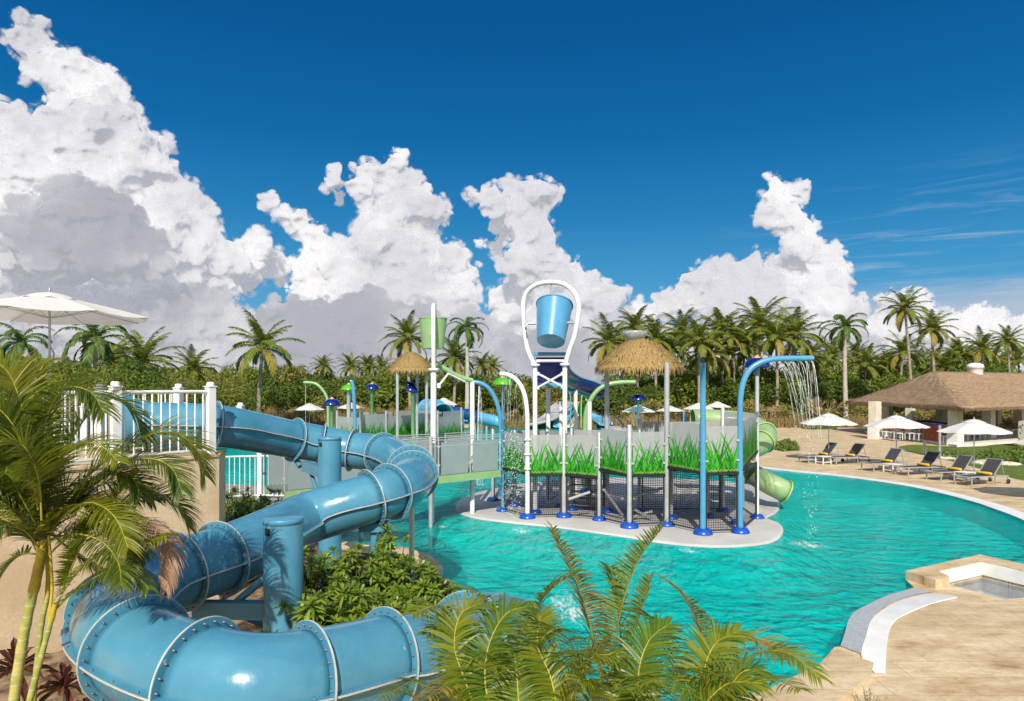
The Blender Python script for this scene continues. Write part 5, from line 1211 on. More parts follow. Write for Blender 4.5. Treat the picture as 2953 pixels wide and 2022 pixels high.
for i in range(3):
    o = leaf_crown(90+i, n=9000, leaf=.075, lobes=12).build('crown', m_leafs[i]); LF.append(o.data); bpy.data.objects.remove(o)
def tree(x, d, h, w, kind, label, group, seed, zb=0):
    rnd = random.Random(seed); root = thing('broadleaf_tree', label, 'tree', (x, d, zb), group=group)
    b = MB(); b.tube([(0,0,0), (.1,0,h*.25), (rnd.uniform(-.3,.3),0,h*.5)], [.16,.12,.07], 6)
    for a in (.6, 2.4, 4.2): b.tube([(0,0,h*.25), (w*.25*math.cos(a), w*.25*math.sin(a), h*.5)], [.08,.04], 5)
    b.build('trunk', m_bark, root)
    c = bpy.data.objects.new('crown', LC[kind] if kind < 10 else LF[kind-10]); COL.objects.link(c); c.parent = root; c.location = (0,0,h*.30); c.scale = (w/1.7, w/1.7, h*.70/1.12); c.rotation_euler[2] = rnd.uniform(0, 6.28); return root
rnd = random.Random(77); n_t = 0
def topy(x):      # height of the green skyline in the photograph, measured along the horizon
    K = [(-200,1030),(0,1030),(150,1028),(300,1035),(430,1045),(520,1062),(620,1065),(860,1068),(900,1052),(1100,1060),(1250,1068),(1400,1070),(1500,1088),(1700,1092),(1760,1080),(1850,1060),(2000,1050),(2300,1040),(2400,1062),(2500,1060),(2600,1052),(2800,1042),(2953,1050),(3200,1045)]
    for (a, ya), (c, yc) in zip(K, K[1:]):
        if a <= x <= c: return ya+(yc-ya)*(x-a)/(c-a)
    return 1050
BACKL = 'leafy green tree in the belt of woodland behind the pools'
for row, (dd, cnt, k_) in enumerate(((112, 46, .0), (98, 50, 10), (86, 52, 26))):
    for i in range(cnt):
        px = -160+(3350/(cnt-1))*i+rnd.uniform(-24,24); d = dd+rnd.uniform(-5,5)
        if row == 2 and px > 1830: d += 8
        y = topy(px)+k_+rnd.choice((0,0,6,14,24,30))-rnd.choice((0,0,0,10,18,24)); h = H-(y-HY)/F*d; h = max(2.6, h)
        tree((px-CX)/F*d, d, h, rnd.uniform(3.8,8.0), rnd.choice((0,1,2,3,4) if px < 1750 else (0,1,1,3,4)), BACKL, 'trees of the woodland belt', 100+n_t); n_t += 1
# nearer bushes on the left behind the white railing
for i, (px, y, d, w, k_) in enumerate(((-60,1012,46,6,0),(30,1040,44,5,2),(110,1022,47,6,0),(190,1030,45,5,3),(300,1046,46,5,0),(390,1040,50,5,4),(470,1066,52,4.5,2),(560,1085,56,5,0),(640,1090,58,5,2),(250,1075,42,4,2),(80,1080,42,4,0),(420,1100,46,4,3))):
    h = H-(y-HY)/F*d; tree((px-CX)/F*d, d, h, w, 10+k_ % 3, ORD[i]+' of the sunlit bush trees behind the white platform railing', 'bush trees on the left', 400+i)
# low scrub and dry reeds: nobody could count these
def scatter_leaves(name, mats, fn, n, seed, label, kind='stuff', size=(.2,.5)):
    rnd = random.Random(seed); b = MB()
    for i in range(n):
        p, up_ = fn(rnd); nrm = Vector((rnd.gauss(0,.6), rnd.gauss(-.4,.6), rnd.gauss(.5,.6))).normalized(); t = nrm.cross(Vector((rnd.uniform(-1,1), rnd.uniform(-1,1), rnd.uniform(-1,1)))).normalized(); s_ = nrm.cross(t); l = rnd.uniform(*size)*.5
        b.add([p-t*l, p-s_*l*.45, p+t*l, p+s_*l*.45], [(0,1,2,3)], rnd.randrange(len(mats)) if rnd.random() < .5 else 0)
    o = b.build(name, mats); tag(o, label, kind=kind); return o
def scrub_fn(r):
    px = r.uniform(-150, 3150); d = r.uniform(79, 84) if px > 700 else r.uniform(62, 80); lump = .5+.5*math.sin(px*.021)+.35*math.sin(px*.067+1)
    return Vector(((px-CX)/F*d, d, r.uniform(0, 1)**.8*(1.5+1.1*lump))), 1
scatter_leaves('scrub', [m_leafs[2], m_leafs[0], m_dead], scrub_fn, 42000, 5, 'low green and brown scrub along the foot of the trees', size=(.25,.55))
m_reed = leafmat('dry_reed', (.14,.09,.035), (.27,.20,.09), .1, .9, .1)
def reeds():
    r = random.Random(9); b = MB()
    for i in range(15000):
        px = r.uniform(200, 3100) if r.random() < .35 else (r.uniform(560, 1330) if r.random() < .6 else r.uniform(1500,2953)); d = r.uniform(73, 78) if px > 700 else r.uniform(58, 72)
        h = r.uniform(.8, 2.3)*(1 if px < 1400 else .62)*(.65+.45*abs(math.sin(px*.031)+.5*math.sin(px*.11))); p = Vector(((px-CX)/F*d, d, 0)); tapered(b, p, p+Vector((r.uniform(-.3,.3), r.uniform(-.2,.2), h)), (1,0,0), r.uniform(.02,.06))
    tag(b.build('dry_reeds', m_reed), 'strip of dry red brown reeds in front of the scrub', kind='stuff')
reeds()
# thin dark fence in front of the reeds
fr = thing('wire_fence', 'thin dark wire fence in front of the dry reeds', 'fence', (-30,72,0))
b = MB()
for z in (1.7, 1.1, .5): b.tube([(-6,0,z),(62,2.5,z)], .018, 4)
b.build('wire', m_black, fr)
for i in range(23): b = MB(); b.tube([(-6+i*3.05, i*.112, 0),(-6+i*3.05, i*.112, 1.8)], .03, 5); b.build('post', m_black, fr)

# bare pale shrub trees
def bare(px, py, d, h, seed, label):
    rnd = random.Random(seed); q = P(px, py, d); root = thing('bare_tree', label, 'tree', (q.x, q.y, 0)); b = MB()
    def grow(p, dr, l, r, k):
        e = p+dr*l; b.tube([p, (p+e)/2+Vector((rnd.uniform(-.06,.06),0,0))*l, e], [r, r*.85, r*.7], 5, caps=False)
        if k: 
            for i in range(rnd.choice((2,3))): grow(e, (dr+Vector((rnd.uniform(-.75,.75), rnd.uniform(-.5,.5), rnd.uniform(.0,.5)))).normalized(), l*rnd.uniform(.6,.85), r*.62, k-1)
    for i in range(4): grow(Vector((0,0,0)), Vector((rnd.uniform(-.5,.5), rnd.uniform(-.3,.3), 1)).normalized(), h*.32, .06, 4)
    b.build('trunk', mat('pale_twig', (.46,.33,.19), .9, var=.15), root)
bare(2372,1190,78,3.4,1,'bare pale tree with upright twigs left of the pavilion roof'); bare(2215,1200,76,2.6,2,'small bare tree right of the white mushroom post'); bare(1832,1212,70,1.8,3,'low grey leafless bush on the far deck')

# ---------------------------------------------------------------- ground cover and planting beds
def bed_fn(poly, z, h):
    xs = [p[0] for p in poly]; ys = [p[1] for p in poly]
    def inside(x, y):
        c = False
        for (x0, y0), (x1, y1) in zip(poly, poly[1:]+poly[:1]):
            if (y0 > y) != (y1 > y) and x < (x1-x0)*(y-y0)/(y1-y0)+x0: c = not c
        return c
    def fn(r):
        while True:
            x, y = r.uniform(min(xs), max(xs)), r.uniform(min(ys), max(ys))
            if inside(x, y): return Vector((x, y, z+r.random()*h*(.4+.6*abs(math.sin(x*1.7)*math.cos(y*1.3))))), 1
    return fn
m_cover = leafmat('ground_cover_leaf', (.03,.09,.012), (.10,.18,.02), .2, .5)
scatter_leaves('ground_cover', [m_cover, m_leafs[0], m_leafs[2]], bed_fn(xy([(2690,1312),(2730,1305),(2800,1318),(2840,1308),(2953,1290),(3100,1290),(3100,1345),(2960,1340),(2880,1330),(2800,1338)], ZD), ZD, .35), 5000, 11, 'leafy ground cover in front of the pavilion', size=(.12,.3))
scatter_leaves('ground_cover', [m_cover, m_leafs[2]], bed_fn(xy([(2225,1296),(2240,1282),(2275,1278),(2300,1288),(2306,1300),(2260,1303)], ZD), ZD, .45), 1800, 12, 'low bushy bed on the deck right of the green spiral slide', size=(.12,.3))
scatter_leaves('ground_cover', [m_cover, m_leafs[2]], bed_fn(xy([(2310,1236),(2318,1228),(2345,1230),(2413,1230),(2413,1238),(2340,1240)], ZD), ZD, .6), 1500, 13, 'narrow planted bed on the far deck', size=(.15,.35))
def rock(px, py, s_, seed, label, m=None, grp=None):
    v, f = ico(3); q = G(px, py, ZD); b = MB(); w = v*(1+.35*(billow(v*1.4+seed, 3)-.5))[:, None]*np.array([s_, s_*.7, s_*.20]); b.add([tuple(x) for x in w], [tuple(int(i) for i in t) for t in f], 0, True)
    o = b.build('rock', m or mat('white_coral_rock', (.66,.60,.50), .95, var=.25, vscale=6, bump=.6, bscale=10)); o.location = (q.x, q.y, ZD+s_*.06); tag(o, label, 'rock', grp)

for i, (x, y, s_, lab) in enumerate(((2735,1324,.55,'white rough rock left of the others at the lawn edge'), (2700,1318,.4,'small white rock beside the right post of the brick panel'), (2850,1338,.9,'largest pale flat rock in the lawn behind the right loungers'), (2905,1340,.7,'pale flat rock right of the largest one in the lawn'), (2262,1280,.45,'dark round rock in the low bed right of the spiral slide'))):
    rock(x, y, s_, i*3, lab, mat('dark_rock', (.05,.05,.055), .8, var=.2) if i == 4 else None)
# ---------------------------------------------------------------- areca palms close to the viewer
def near_palm(label, loc_, fronds, stems, seed, dens=1.0, mats=None, wk=.68, dk=1.6):
    root = thing('areca_palm', label, 'palm', tuple(loc_)); o_ = Vector(loc_); rnd = random.Random(seed)
    for lst, r0_, r1_, yellow in stems:
        pts = catmull([P(*q)-o_ for q in lst], 6); k = len(pts); b = MB()
        rad = [r0_+(r1_-r0_)*i/(k-1) for i in range(k)]
        for i in range(k): rad[i] *= 1.0+(.09 if i % 3 == 0 else 0)
        b.tube(pts, rad, 12); b.build('stem', m_astem if not yellow else m_ashaft, root)
        if not yellow:
            b = MB(); j = int(k*.58); b.tube(pts[j:], [q*1.14 for q in rad[j:]], 12); b.build('crownshaft', m_ashaft, root)
    for spec in fronds:
        lst, n, Ll, w, col = spec[:5]; kw = spec[5] if len(spec) > 5 else {}
        b = MB(); pts = [P(*q)-o_ for q in lst]
        frond(b, pts, int(n*dens*dk), Ll*1.15, w*wk, droop=kw.get('droop', .32), vee=kw.get('vee', .35), rr=rnd, rr_w=kw.get('rw', .011), start=kw.get('start', .16), ragged=.15, tip=kw.get('tip', .3), up=kw.get('up', Vector((0,-.25,1))))
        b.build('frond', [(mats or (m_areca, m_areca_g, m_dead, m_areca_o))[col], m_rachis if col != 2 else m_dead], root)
    return root
m_areca_l = leafmat('areca_leaflet_yellow_green', (.09,.14,.008), (.26,.24,.015), .36, .4); m_areca_d = leafmat('areca_leaflet_deep', (.04,.085,.006), (.12,.15,.012), .32, .4)  # yellower and deeper green leaflets, mixed frond by frond
m_areca_o = leafmat('areca_leaflet_ochre', (.30,.22,.03), (.42,.26,.05), .4, .5)
def _stem(N, bb, v):
    sep = N.node('ShaderNodeSeparateXYZ'); N.l.new(v, sep.inputs[0]); w = N.math('FRACT', N.math('MULTIPLY', N.math('ADD', sep.outputs[2], N.math('MULTIPLY', N.noise(v, 3, 2), .06)), 9.0))
    base = N.mix(N.map(N.noise(v, 6, 4), .38, .62), (.30,.33,.07), (.50,.44,.14)); N.l.new(N.mix(N.map(w, 0, .14, 1, 0), base, (.50,.50,.40)), bb.inputs['Base Color'])
m_astem = tex_mat('ringed_areca_stem', _stem, .6, .3); m_ashaft = mat('yellow_crownshaft', (.52,.40,.03), .45, var=.2, vscale=5)
D0 = 6.6
def f(*pts, d=D0, d1=None):
    d1 = d if d1 is None else d1; k = len(pts); return [(x, y, d+(d1-d)*i/(k-1)) for i, (x, y) in enumerate(pts)]
Z = Vector((0,0,1))
left_fronds = [
 (f((150,1480),(230,1395),(350,1295),(480,1245),(560,1290),(590,1370), d1=6.9), 60, .40, .026, 0),
 (f((150,1500),(270,1400),(400,1325),(490,1345),(525,1420), d1=6.3), 52, .34, .026, 1),
 (f((140,1600),(230,1520),(340,1460),(450,1425),(520,1460),(545,1520), d1=6.9), 55, .36, .025, 1),
 (f((250,1560),(350,1510),(430,1510),(485,1560),(490,1640),(480,1700), d1=6.3), 46, .26, .022, 2, dict(droop=.9)),
 (f((160,1760),(205,1640),(260,1530),(330,1440),(400,1362), d1=6.4), 44, .20, .030, 0, dict(vee=1.2, droop=.1)),
 (f((145,1775),(200,1680),(270,1610),(360,1585),(430,1560),(480,1545), d1=6.2), 30, .30, .034, 0, dict(droop=.5)),
 (f((150,1770),(220,1700),(330,1640),(390,1660),(430,1700), d1=6.0), 26, .24, .030, 1, dict(droop=.6)),
 (f((120,1430),(90,1280),(60,1160),(20,1070),(-50,1020), d1=6.6), 50, .42, .028, 0),
 (f((135,1420),(130,1300),(140,1190),(190,1120),(260,1130),(300,1190), d1=6.2), 46, .36, .028, 1),
 (f((130,1440),(100,1250),(95,1130),(120,1060),(150,1040), d1=6.9), 46, .34, .026, 0),
 (f((130,1450),(190,1300),(260,1190),(330,1150),(390,1190),(420,1260), d1=6.9), 50, .36, .026, 1),
 (f((110,1500),(40,1400),(-40,1360),(-120,1400), d1=6.0), 40, .42, .028, 0),
 (f((105,1590),(60,1500),(0,1440),(-70,1430), d1=6.2), 40, .38, .028, 1),
 (f((110,1600),(180,1490),(260,1450),(330,1490),(370,1580), d1=5.9), 46, .34, .026, 0),
 (f((150,1500),(250,1440),(330,1470),(390,1540),(400,1620), d1=7.0), 44, .34, .024, 1),
 (f((120,1590),(70,1530),(0,1520),(-60,1570), d1=5.9), 34, .34, .028, 1),
 (f((130,1470),(160,1360),(210,1290),(280,1280),(340,1330), d1=5.8), 40, .30, .026, 0),
 (f((140,1560),(210,1540),(290,1560),(340,1620),(350,1690), d1=5.8), 40, .28, .024, 1),
 (f((100,1460),(30,1330),(-20,1250),(-80,1230), d1=6.8), 44, .38, .026, 1),
 (f((120,1480),(60,1330),(10,1240),(-10,1160), d1=7.2), 44, .40, .026, 0),
 (f((150,1540),(220,1600),(300,1650),(400,1640), d1=7.1), 36, .26, .022, 2, dict(droop=.7)),
 (f((120,1540),(70,1450),(40,1380),(50,1320), d1=6.1), 40, .32, .026, 1),
]
left_fronds += [
 (f((110,1470),(80,1330),(40,1230),(-20,1170),(-90,1170), d=6.3, d1=6.1), 46, .40, .026, 1),
 (f((120,1520),(200,1470),(290,1400),(380,1390),(440,1440), d=6.9, d1=7.0), 48, .34, .026, 1),
 (f((120,1580),(190,1530),(280,1510),(350,1540),(400,1600), d=7.0, d1=7.2), 44, .34, .024, 1),
 (f((110,1560),(50,1480),(-20,1440),(-90,1460), d=7.0, d1=7.2), 44, .38, .026, 1),
 (f((120,1500),(110,1380),(70,1290),(10,1280),(-40,1330), d=6.0, d1=5.7), 42, .34, .026, 0),
 
 (f((120,1600),(60,1600),(10,1650),(-30,1740), d=6.8, d1=6.8), 36, .32, .024, 1),
]
_q = random.Random(12)
for i in range(4):
    a = .7+i*.62+_q.uniform(-.15,.15); ln = _q.uniform(230,360); cx0, cy0 = _q.choice(((130,1480),(120,1590),(150,1520))); dx, dy = math.cos(a), -math.sin(a)*.8
    e1 = (cx0+dx*ln*.3, cy0+dy*ln*.3-45); e2 = (cx0+dx*ln*.65, cy0+dy*ln*.65-50); e3 = (cx0+dx*ln*.95, cy0+dy*ln*.9+5); e4 = (cx0+dx*ln*1.05, cy0+dy*ln+70)
    left_fronds.append((f((cx0, cy0), e1, e2, e3, e4, d=6.6, d1=6.6+_q.uniform(-.9,.9)), 46, .36, .025, _q.choice((0,1,1,1))))
stems = [(f((28,2120),(50,1950),(75,1800),(100,1690),(120,1590),(130,1500)), .050, .034, False), (f((90,2080),(105,1930),(120,1800),(140,1690),(135,1560),(130,1470), d=6.7), .026, .020, False),
         (f((70,2080),(120,1890),(150,1780),(160,1740), d=6.5), .030, .018, False), (f((140,1790),(150,1700),(145,1600),(135,1480), d=6.5), .014, .010, True)]
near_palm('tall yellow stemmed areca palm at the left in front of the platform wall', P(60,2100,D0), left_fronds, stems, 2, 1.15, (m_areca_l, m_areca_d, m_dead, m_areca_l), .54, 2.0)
D0 = 5.4
cf = [
 (f((1765,2120),(1715,1863),(1670,1696),(1592,1528), d1=5.7), 62, .30, .022, 3, dict(vee=.5)),
 (f((1760,2120),(1777,1835),(1830,1640),(1911,1522), d1=5.7), 60, .22, .024, 0, dict(vee=1.3, droop=.12)),
 (f((1721,2060),(1660,1880),(1603,1815),(1530,1800), d1=5.0), 46, .26, .022, 1),
 (f((1420,2100),(1458,1936),(1503,1835),(1575,1712),(1650,1655), d1=5.5), 58, .32, .024, 0),
 (f((1340,2080),(1318,1950),(1296,1835),(1262,1752),(1190,1772), d1=5.3), 50, .28, .024, 0),
 (f((1470,2080),(1447,1947),(1435,1807),(1396,1724),(1340,1700), d1=5.7), 48, .28, .022, 0),
 (f((1750,2080),(1800,1990),(1883,1919),(1960,1945),(2000,2030), d1=5.0), 46, .28, .022, 1),
 (f((2120,2100),(2095,1990),(2050,1891),(1995,1752),(1930,1680), d1=5.8), 54, .30, .022, 3),
 (f((2020,2100),(2080,1960),(2180,1885),(2275,1885),(2365,1955), d1=5.4), 50, .28, .024, 0),
 (f((1980,2100),(2040,1930),(2130,1850),(2200,1845),(2270,1890), d1=5.9), 46, .27, .022, 3),
 (f((1980,2080),(1945,1900),(1900,1800),(1830,1765), d1=5.6), 44, .28, .022, 1),
 (f((1800,2100),(1790,1835),(1772,1700),(1760,1635), d1=6.2), 50, .26, .018, 1),
 (f((1780,2080),(1815,1891),(1850,1760),(1876,1665), d1=6.0), 50, .20, .020, 0, dict(vee=1.1)),
 (f((1290,2100),(1250,1990),(1190,1965),(1130,2000), d1=5.0), 30, .20, .020, 1),
 (f((1320,2120),(1330,1990),(1380,1900),(1440,1880), d1=5.0), 36, .26, .022, 0),
 (f((1500,2120),(1540,1970),(1600,1890),(1670,1900), d1=4.8), 40, .26, .022, 1),
 (f((1560,2120),(1520,1990),(1470,1920),(1400,1930), d1=4.9), 36, .26, .022, 0),
 (f((1900,2120),(1860,1980),(1790,1900),(1700,1900), d1=4.9), 40, .26, .022, 0),
 (f((1850,2120),(1900,1990),(1990,1930),(2080,1950), d1=4.9), 40, .26, .022, 1),
 (f((2060,2120),(2130,2000),(2220,1960),(2310,1990), d1=5.0), 36, .25, .022, 0),
 (f((1640,2120),(1650,1990),(1690,1900),(1740,1850), d1=5.2), 38, .25, .020, 3),
 (f((1420,2120),(1380,2010),(1310,1970),(1230,2010), d1=4.8), 30, .24, .022, 3),
 (f((1980,2120),(1950,2010),(1890,1970),(1810,1990), d1=4.7), 30, .24, .022, 1),
 (f((1700,2120),(1750,2010),(1810,1960),(1880,1970), d1=4.8), 32, .24, .022, 0),
 (f((1220,2120),(1210,2030),(1160,1990),(1090,2010), d1=5.1), 26, .20, .020, 1),
 (f((1380,2110),(1370,1960),(1340,1850),(1290,1810),(1230,1830), d1=5.6), 40, .26, .022, 1),
]
_q = random.Random(31)
for lst in (((1400,2120),(1340,1960),(1310,1860),(1330,1770),(1390,1740)), ((1440,2120),(1400,1980),(1410,1860),(1460,1770),(1520,1750)), ((1620,2120),(1590,1960),(1550,1860),(1560,1770)), ((1860,2120),(1840,1960),(1870,1850),(1930,1800)), ((2060,2120),(2030,1960),(2060,1860),(2130,1820))):
    cf.append((f(*lst, d=5.2, d1=5.5), 48, .27, .023, _q.choice((0,1,0))))
for i in range(8):
    bx = 1310+i*105+_q.uniform(-30,30); a = R(90)+_q.uniform(-.75,.75)+(.5 if bx < 1500 else -.5)*_q.random(); ln = _q.uniform(190,300); dx, dy = math.cos(a), -math.sin(a); y0 = 2130
    cf.append((f((bx, y0), (bx+dx*ln*.35, y0+dy*ln*.45), (bx+dx*ln*.75, y0+dy*ln*.85), (bx+dx*ln*1.25, y0+dy*ln*1.0+25), d=5.1, d1=5.1+_q.uniform(-.5,.7)), 42, .27, .023, _q.choice((0,0,1,0))))
near_palm('feathery green and ochre areca palm fronds at the bottom centre in front of the pool', P(1700,2120,D0), cf, [(f((1740,2250),(1755,2120),(1765,2040)), .04, .02, False)], 5, 1.0, None, .82, 1.15)

# ---------------------------------------------------------------- shrubs with rosettes of narrow leaves
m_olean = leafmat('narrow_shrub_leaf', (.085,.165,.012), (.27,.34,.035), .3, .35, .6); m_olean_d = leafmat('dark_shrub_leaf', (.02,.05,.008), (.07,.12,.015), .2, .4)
def rosette(b, c, ax, n, L, w, rnd, slot=0):
    ax = ax.normalized(); q = ax.to_track_quat('Z','Y').to_matrix()
    for i in range(n):
        a = i*2.4+rnd.uniform(-.2,.2); el = R(78)-R(85)*(i/n)+rnd.uniform(-.12,.12); d = q @ Vector((math.cos(a)*math.cos(el), math.sin(a)*math.cos(el), math.sin(el)))
        sd = d.cross(ax); sd = sd.normalized() if sd.length > .05 else Vector((1,0,0)); l = L*rnd.uniform(.7,1.1); nn = sd.cross(d)
        m1 = c+d*l*.35+nn*.01; m2 = c+d*l*.7-Vector((0,0,.02)); e = c+d*l-Vector((0,0,.06))*l/.2; 
        b.add([c, m1-sd*w*.42, m1+sd*w*.42, m2-sd*w*.5, m2+sd*w*.5, e], [(0,2,1),(1,2,4,3),(3,4,5)], slot)
def shrub(px, ytop, d, r, label, n=46, mats=None, L=.21, w=.040, seed=0, zb=.14, group=None):
    q = P(px, ytop, d); root = thing('leafy_shrub', label, 'shrub', (q.x, d, zb), group=group); h = q.z-zb; rnd = random.Random(seed+int(px)); b = MB(); s_ = MB()
    for i in range(n):
        u = Vector((rnd.gauss(0,1), rnd.gauss(-.15,1), abs(rnd.gauss(.5,.8)))).normalized(); t = rnd.uniform(.78,1.04) if i > n*.25 else rnd.uniform(.45,.75); c = Vector((u.x*r*t, u.y*r*t, h*.35+u.z*h*.62*t)); 
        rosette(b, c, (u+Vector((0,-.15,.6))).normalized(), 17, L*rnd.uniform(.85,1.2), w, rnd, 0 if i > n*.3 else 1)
        s_.tube([Vector((u.x*r*.1, u.y*r*.1, 0)), c*.6+Vector((0,0,.05)), c], [.014,.010,.006], 4, caps=False)
    b.build('foliage', mats or [m_olean, m_olean_d], root); s_.build('stems', m_bark, root); return root
SB = 'glossy narrow leaved green shrub '
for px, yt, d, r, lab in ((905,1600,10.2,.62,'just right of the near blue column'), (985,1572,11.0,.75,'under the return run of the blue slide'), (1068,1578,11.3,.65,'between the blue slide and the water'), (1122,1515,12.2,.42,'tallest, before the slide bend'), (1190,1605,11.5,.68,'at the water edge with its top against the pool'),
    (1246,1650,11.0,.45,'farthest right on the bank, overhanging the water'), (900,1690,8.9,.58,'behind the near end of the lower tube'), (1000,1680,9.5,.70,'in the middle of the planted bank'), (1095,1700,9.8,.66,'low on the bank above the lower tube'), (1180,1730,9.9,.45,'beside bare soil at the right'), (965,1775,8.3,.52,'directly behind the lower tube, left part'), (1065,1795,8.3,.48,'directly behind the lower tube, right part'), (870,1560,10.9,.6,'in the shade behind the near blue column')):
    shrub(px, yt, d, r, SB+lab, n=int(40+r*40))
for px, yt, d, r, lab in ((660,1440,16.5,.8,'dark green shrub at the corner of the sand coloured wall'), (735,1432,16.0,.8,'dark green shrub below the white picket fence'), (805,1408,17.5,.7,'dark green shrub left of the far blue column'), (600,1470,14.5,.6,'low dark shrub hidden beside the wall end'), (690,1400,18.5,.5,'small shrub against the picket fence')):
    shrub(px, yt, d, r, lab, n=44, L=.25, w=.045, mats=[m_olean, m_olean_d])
# red cordyline at the lower left
m_cord = leafmat('dark_red_leaf', (.05,.012,.014), (.14,.028,.024), .2, .4)
def cord(px, py, d, s_, label, seed):
    g_ = P(px, py, d); root = thing('red_leaved_plant', label, 'plant', (g_.x, d, .14)); rnd = random.Random(seed); b = MB(); h = g_.z-.14-.2
    for i in range(20):
        a = i*2.4; el = R(80)-R(95)*i/20; dr = Vector((math.cos(a)*math.cos(el), math.sin(a)*math.cos(el), math.sin(el))); sd = dr.cross(Vector((0,0,1))).normalized(); l = .62*s_*rnd.uniform(.8,1.15); c = Vector((0,0,h)); p1 = c+dr*l*.3; p2 = c+dr*l*.65-Vector((0,0,.06)); p3 = c+dr*l-Vector((0,0,.20))
        w = .055*s_; up = sd.cross(dr)*.02
        b.add([c, p1-sd*w*.7+up, p1-up, p1+sd*w*.7+up, p2-sd*w+up, p2-up, p2+sd*w+up, p3], [(0,2,1),(0,3,2),(1,2,5,4),(2,3,6,5),(4,5,7),(5,6,7)], 0)
    b.build('leaves', m_cord, root); b = MB(); b.tube([(0,0,0),(0.02,0,h)], .022, 8); b.build('stem', m_bark, root)
cord(48,1885,8.0,.85,'dark red leaved plant at the foot of the areca stems, far left',1); cord(185,1935,8.3,.7,'smaller dark red leaved plant between the areca stems and the tube',2); cord(250,2010,8.0,.6,'low brownish red plant beside the tube at the bottom left',3)
# small twiggy shrub bottom right
q = P(2512, 1975, 8.8); root = thing('small_shrub', 'small twiggy green shrub on the deck at the bottom right', 'shrub', (q.x, q.y, ZD)); rnd = random.Random(4); b = MB(); s_ = MB()
for i in range(46):
    a = rnd.uniform(0, 6.28); rr_ = rnd.random()**.6*.28; e = Vector((rr_*math.cos(a), rr_*math.sin(a), .55*rnd.uniform(.5,1.05)*(1-rr_*.9))); s_.tube([(0,0,0), e*.5+Vector((0,0,.03)), e], [.006,.004,.002], 4, caps=False)
    for j in range(16):
        c = e*rnd.uniform(.45,1)+Vector((rnd.gauss(0,.012), rnd.gauss(0,.012), 0)); t = Vector((rnd.gauss(0,1), rnd.gauss(0,1), rnd.gauss(.3,1))).normalized(); w_ = t.cross(Vector((rnd.random(), rnd.random(), 1))).normalized(); l = .022
        b.add([c, c+t*l*.5-w_*l*.3, c+t*l, c+t*l*.5+w_*l*.3], [(0,1,2,3)], 0)
b.build('foliage', m_olean, root); s_.build('stems', m_bark, root)

# ---------------------------------------------------------------- falling and splashing water
m_fall = bpy.data.materials.new('falling_water'); m_fall.use_nodes = True
def _fall(N):
    N.n.clear(); tc = N.node('ShaderNodeTexCoord').outputs['Object']
    d = N.node('ShaderNodeBsdfPrincipled'); d.inputs['Base Color'].default_value = (.85,.90,.92,1); d.inputs['Roughness'].default_value = .15
    tr = N.node('ShaderNodeBsdfTransparent'); mx = N.node('ShaderNodeMixShader'); N.l.new(N.map(N.noise(N.vmath('MULTIPLY', tc, (1,1,.35)), 16, 4, .7), .38, .66, .05, .75), mx.inputs[0]); N.l.new(tr.outputs[0], mx.inputs[1]); N.l.new(d.outputs[0], mx.inputs[2])
    o = N.node('ShaderNodeOutputMaterial'); N.l.new(mx.outputs[0], o.inputs[0])
_fall(NT(m_fall.node_tree))
def drop_mesh(b, c, r):
    b.add([c+Vector((r,0,0)), c+Vector((0,r,0)), c+Vector((-r,0,0)), c+Vector((0,-r,0)), c+Vector((0,0,r*1.4)), c-Vector((0,0,r*1.4))], [(0,1,4),(1,2,4),(2,3,4),(3,0,4),(1,0,5),(2,1,5),(3,2,5),(0,3,5)], 0)
def falls(streams, label, seed, rw=.018, drops=40):
    rnd = random.Random(seed); b = MB()
    for (x0, y0), vx, d, n_, yend in streams:
        a = P(x0, y0, d)
        for k in range(n_):
            off = Vector((rnd.gauss(0,.02), rnd.gauss(0,.05), 0)); pts = []; T = math.sqrt(2*(a.z-.02)/9.8)*yend
            for i in range(9): t = T*i/8; pts.append(a+off*(1+i*.5)+Vector((vx*t*(1+rnd.uniform(-.04,.04)), 0, -4.9*t*t)))
            b.tube(pts, [rw*(1.0-.55*i/8)*rnd.uniform(.6,1.2) for i in range(9)], 5, caps=False)
        for k in range(drops): 
            t = T*rnd.uniform(.6, 1.0)/yend; c = a+Vector((vx*t+rnd.gauss(0,.06), rnd.gauss(0,.12), -4.9*t*t)); drop_mesh(b, c, rnd.uniform(.008,.02))
    o = b.build('falling_water', m_fall); tag(o, label, kind='stuff'); return o
Dh = PO['h'].y
falls([((2242,1046),.95,Dh,4,.62), ((2262,1044),.85,Dh,3,.50), ((2280,1043),.80,Dh,4,.62), ((2303,1042),.42,Dh,3,.55), ((2322,1042),.18,Dh,3,.62), ((2334,1042),.02,Dh,3,.66)], 'curtains of water pouring from the tall light blue arch', 1, .013, 26)
falls([((1358,1110),.0,28,6,.9), ((1384,1110),.0,28,7,.95)], 'two streams of water below the slim light blue arch', 2, .022)
falls([((1452+6*i,1084+i*i*.45),-.12+.05*(i % 5),PO['b'].y,1,.55) for i in range(9)], 'fine jets of water from the white curved pipe', 3, .010, 60)
falls([((881,1108),-.05,36,2,.8)], 'thin stream from the pale green arch at the left', 4, .014)
m_foam = bpy.data.materials.new('foam'); m_foam.use_nodes = True
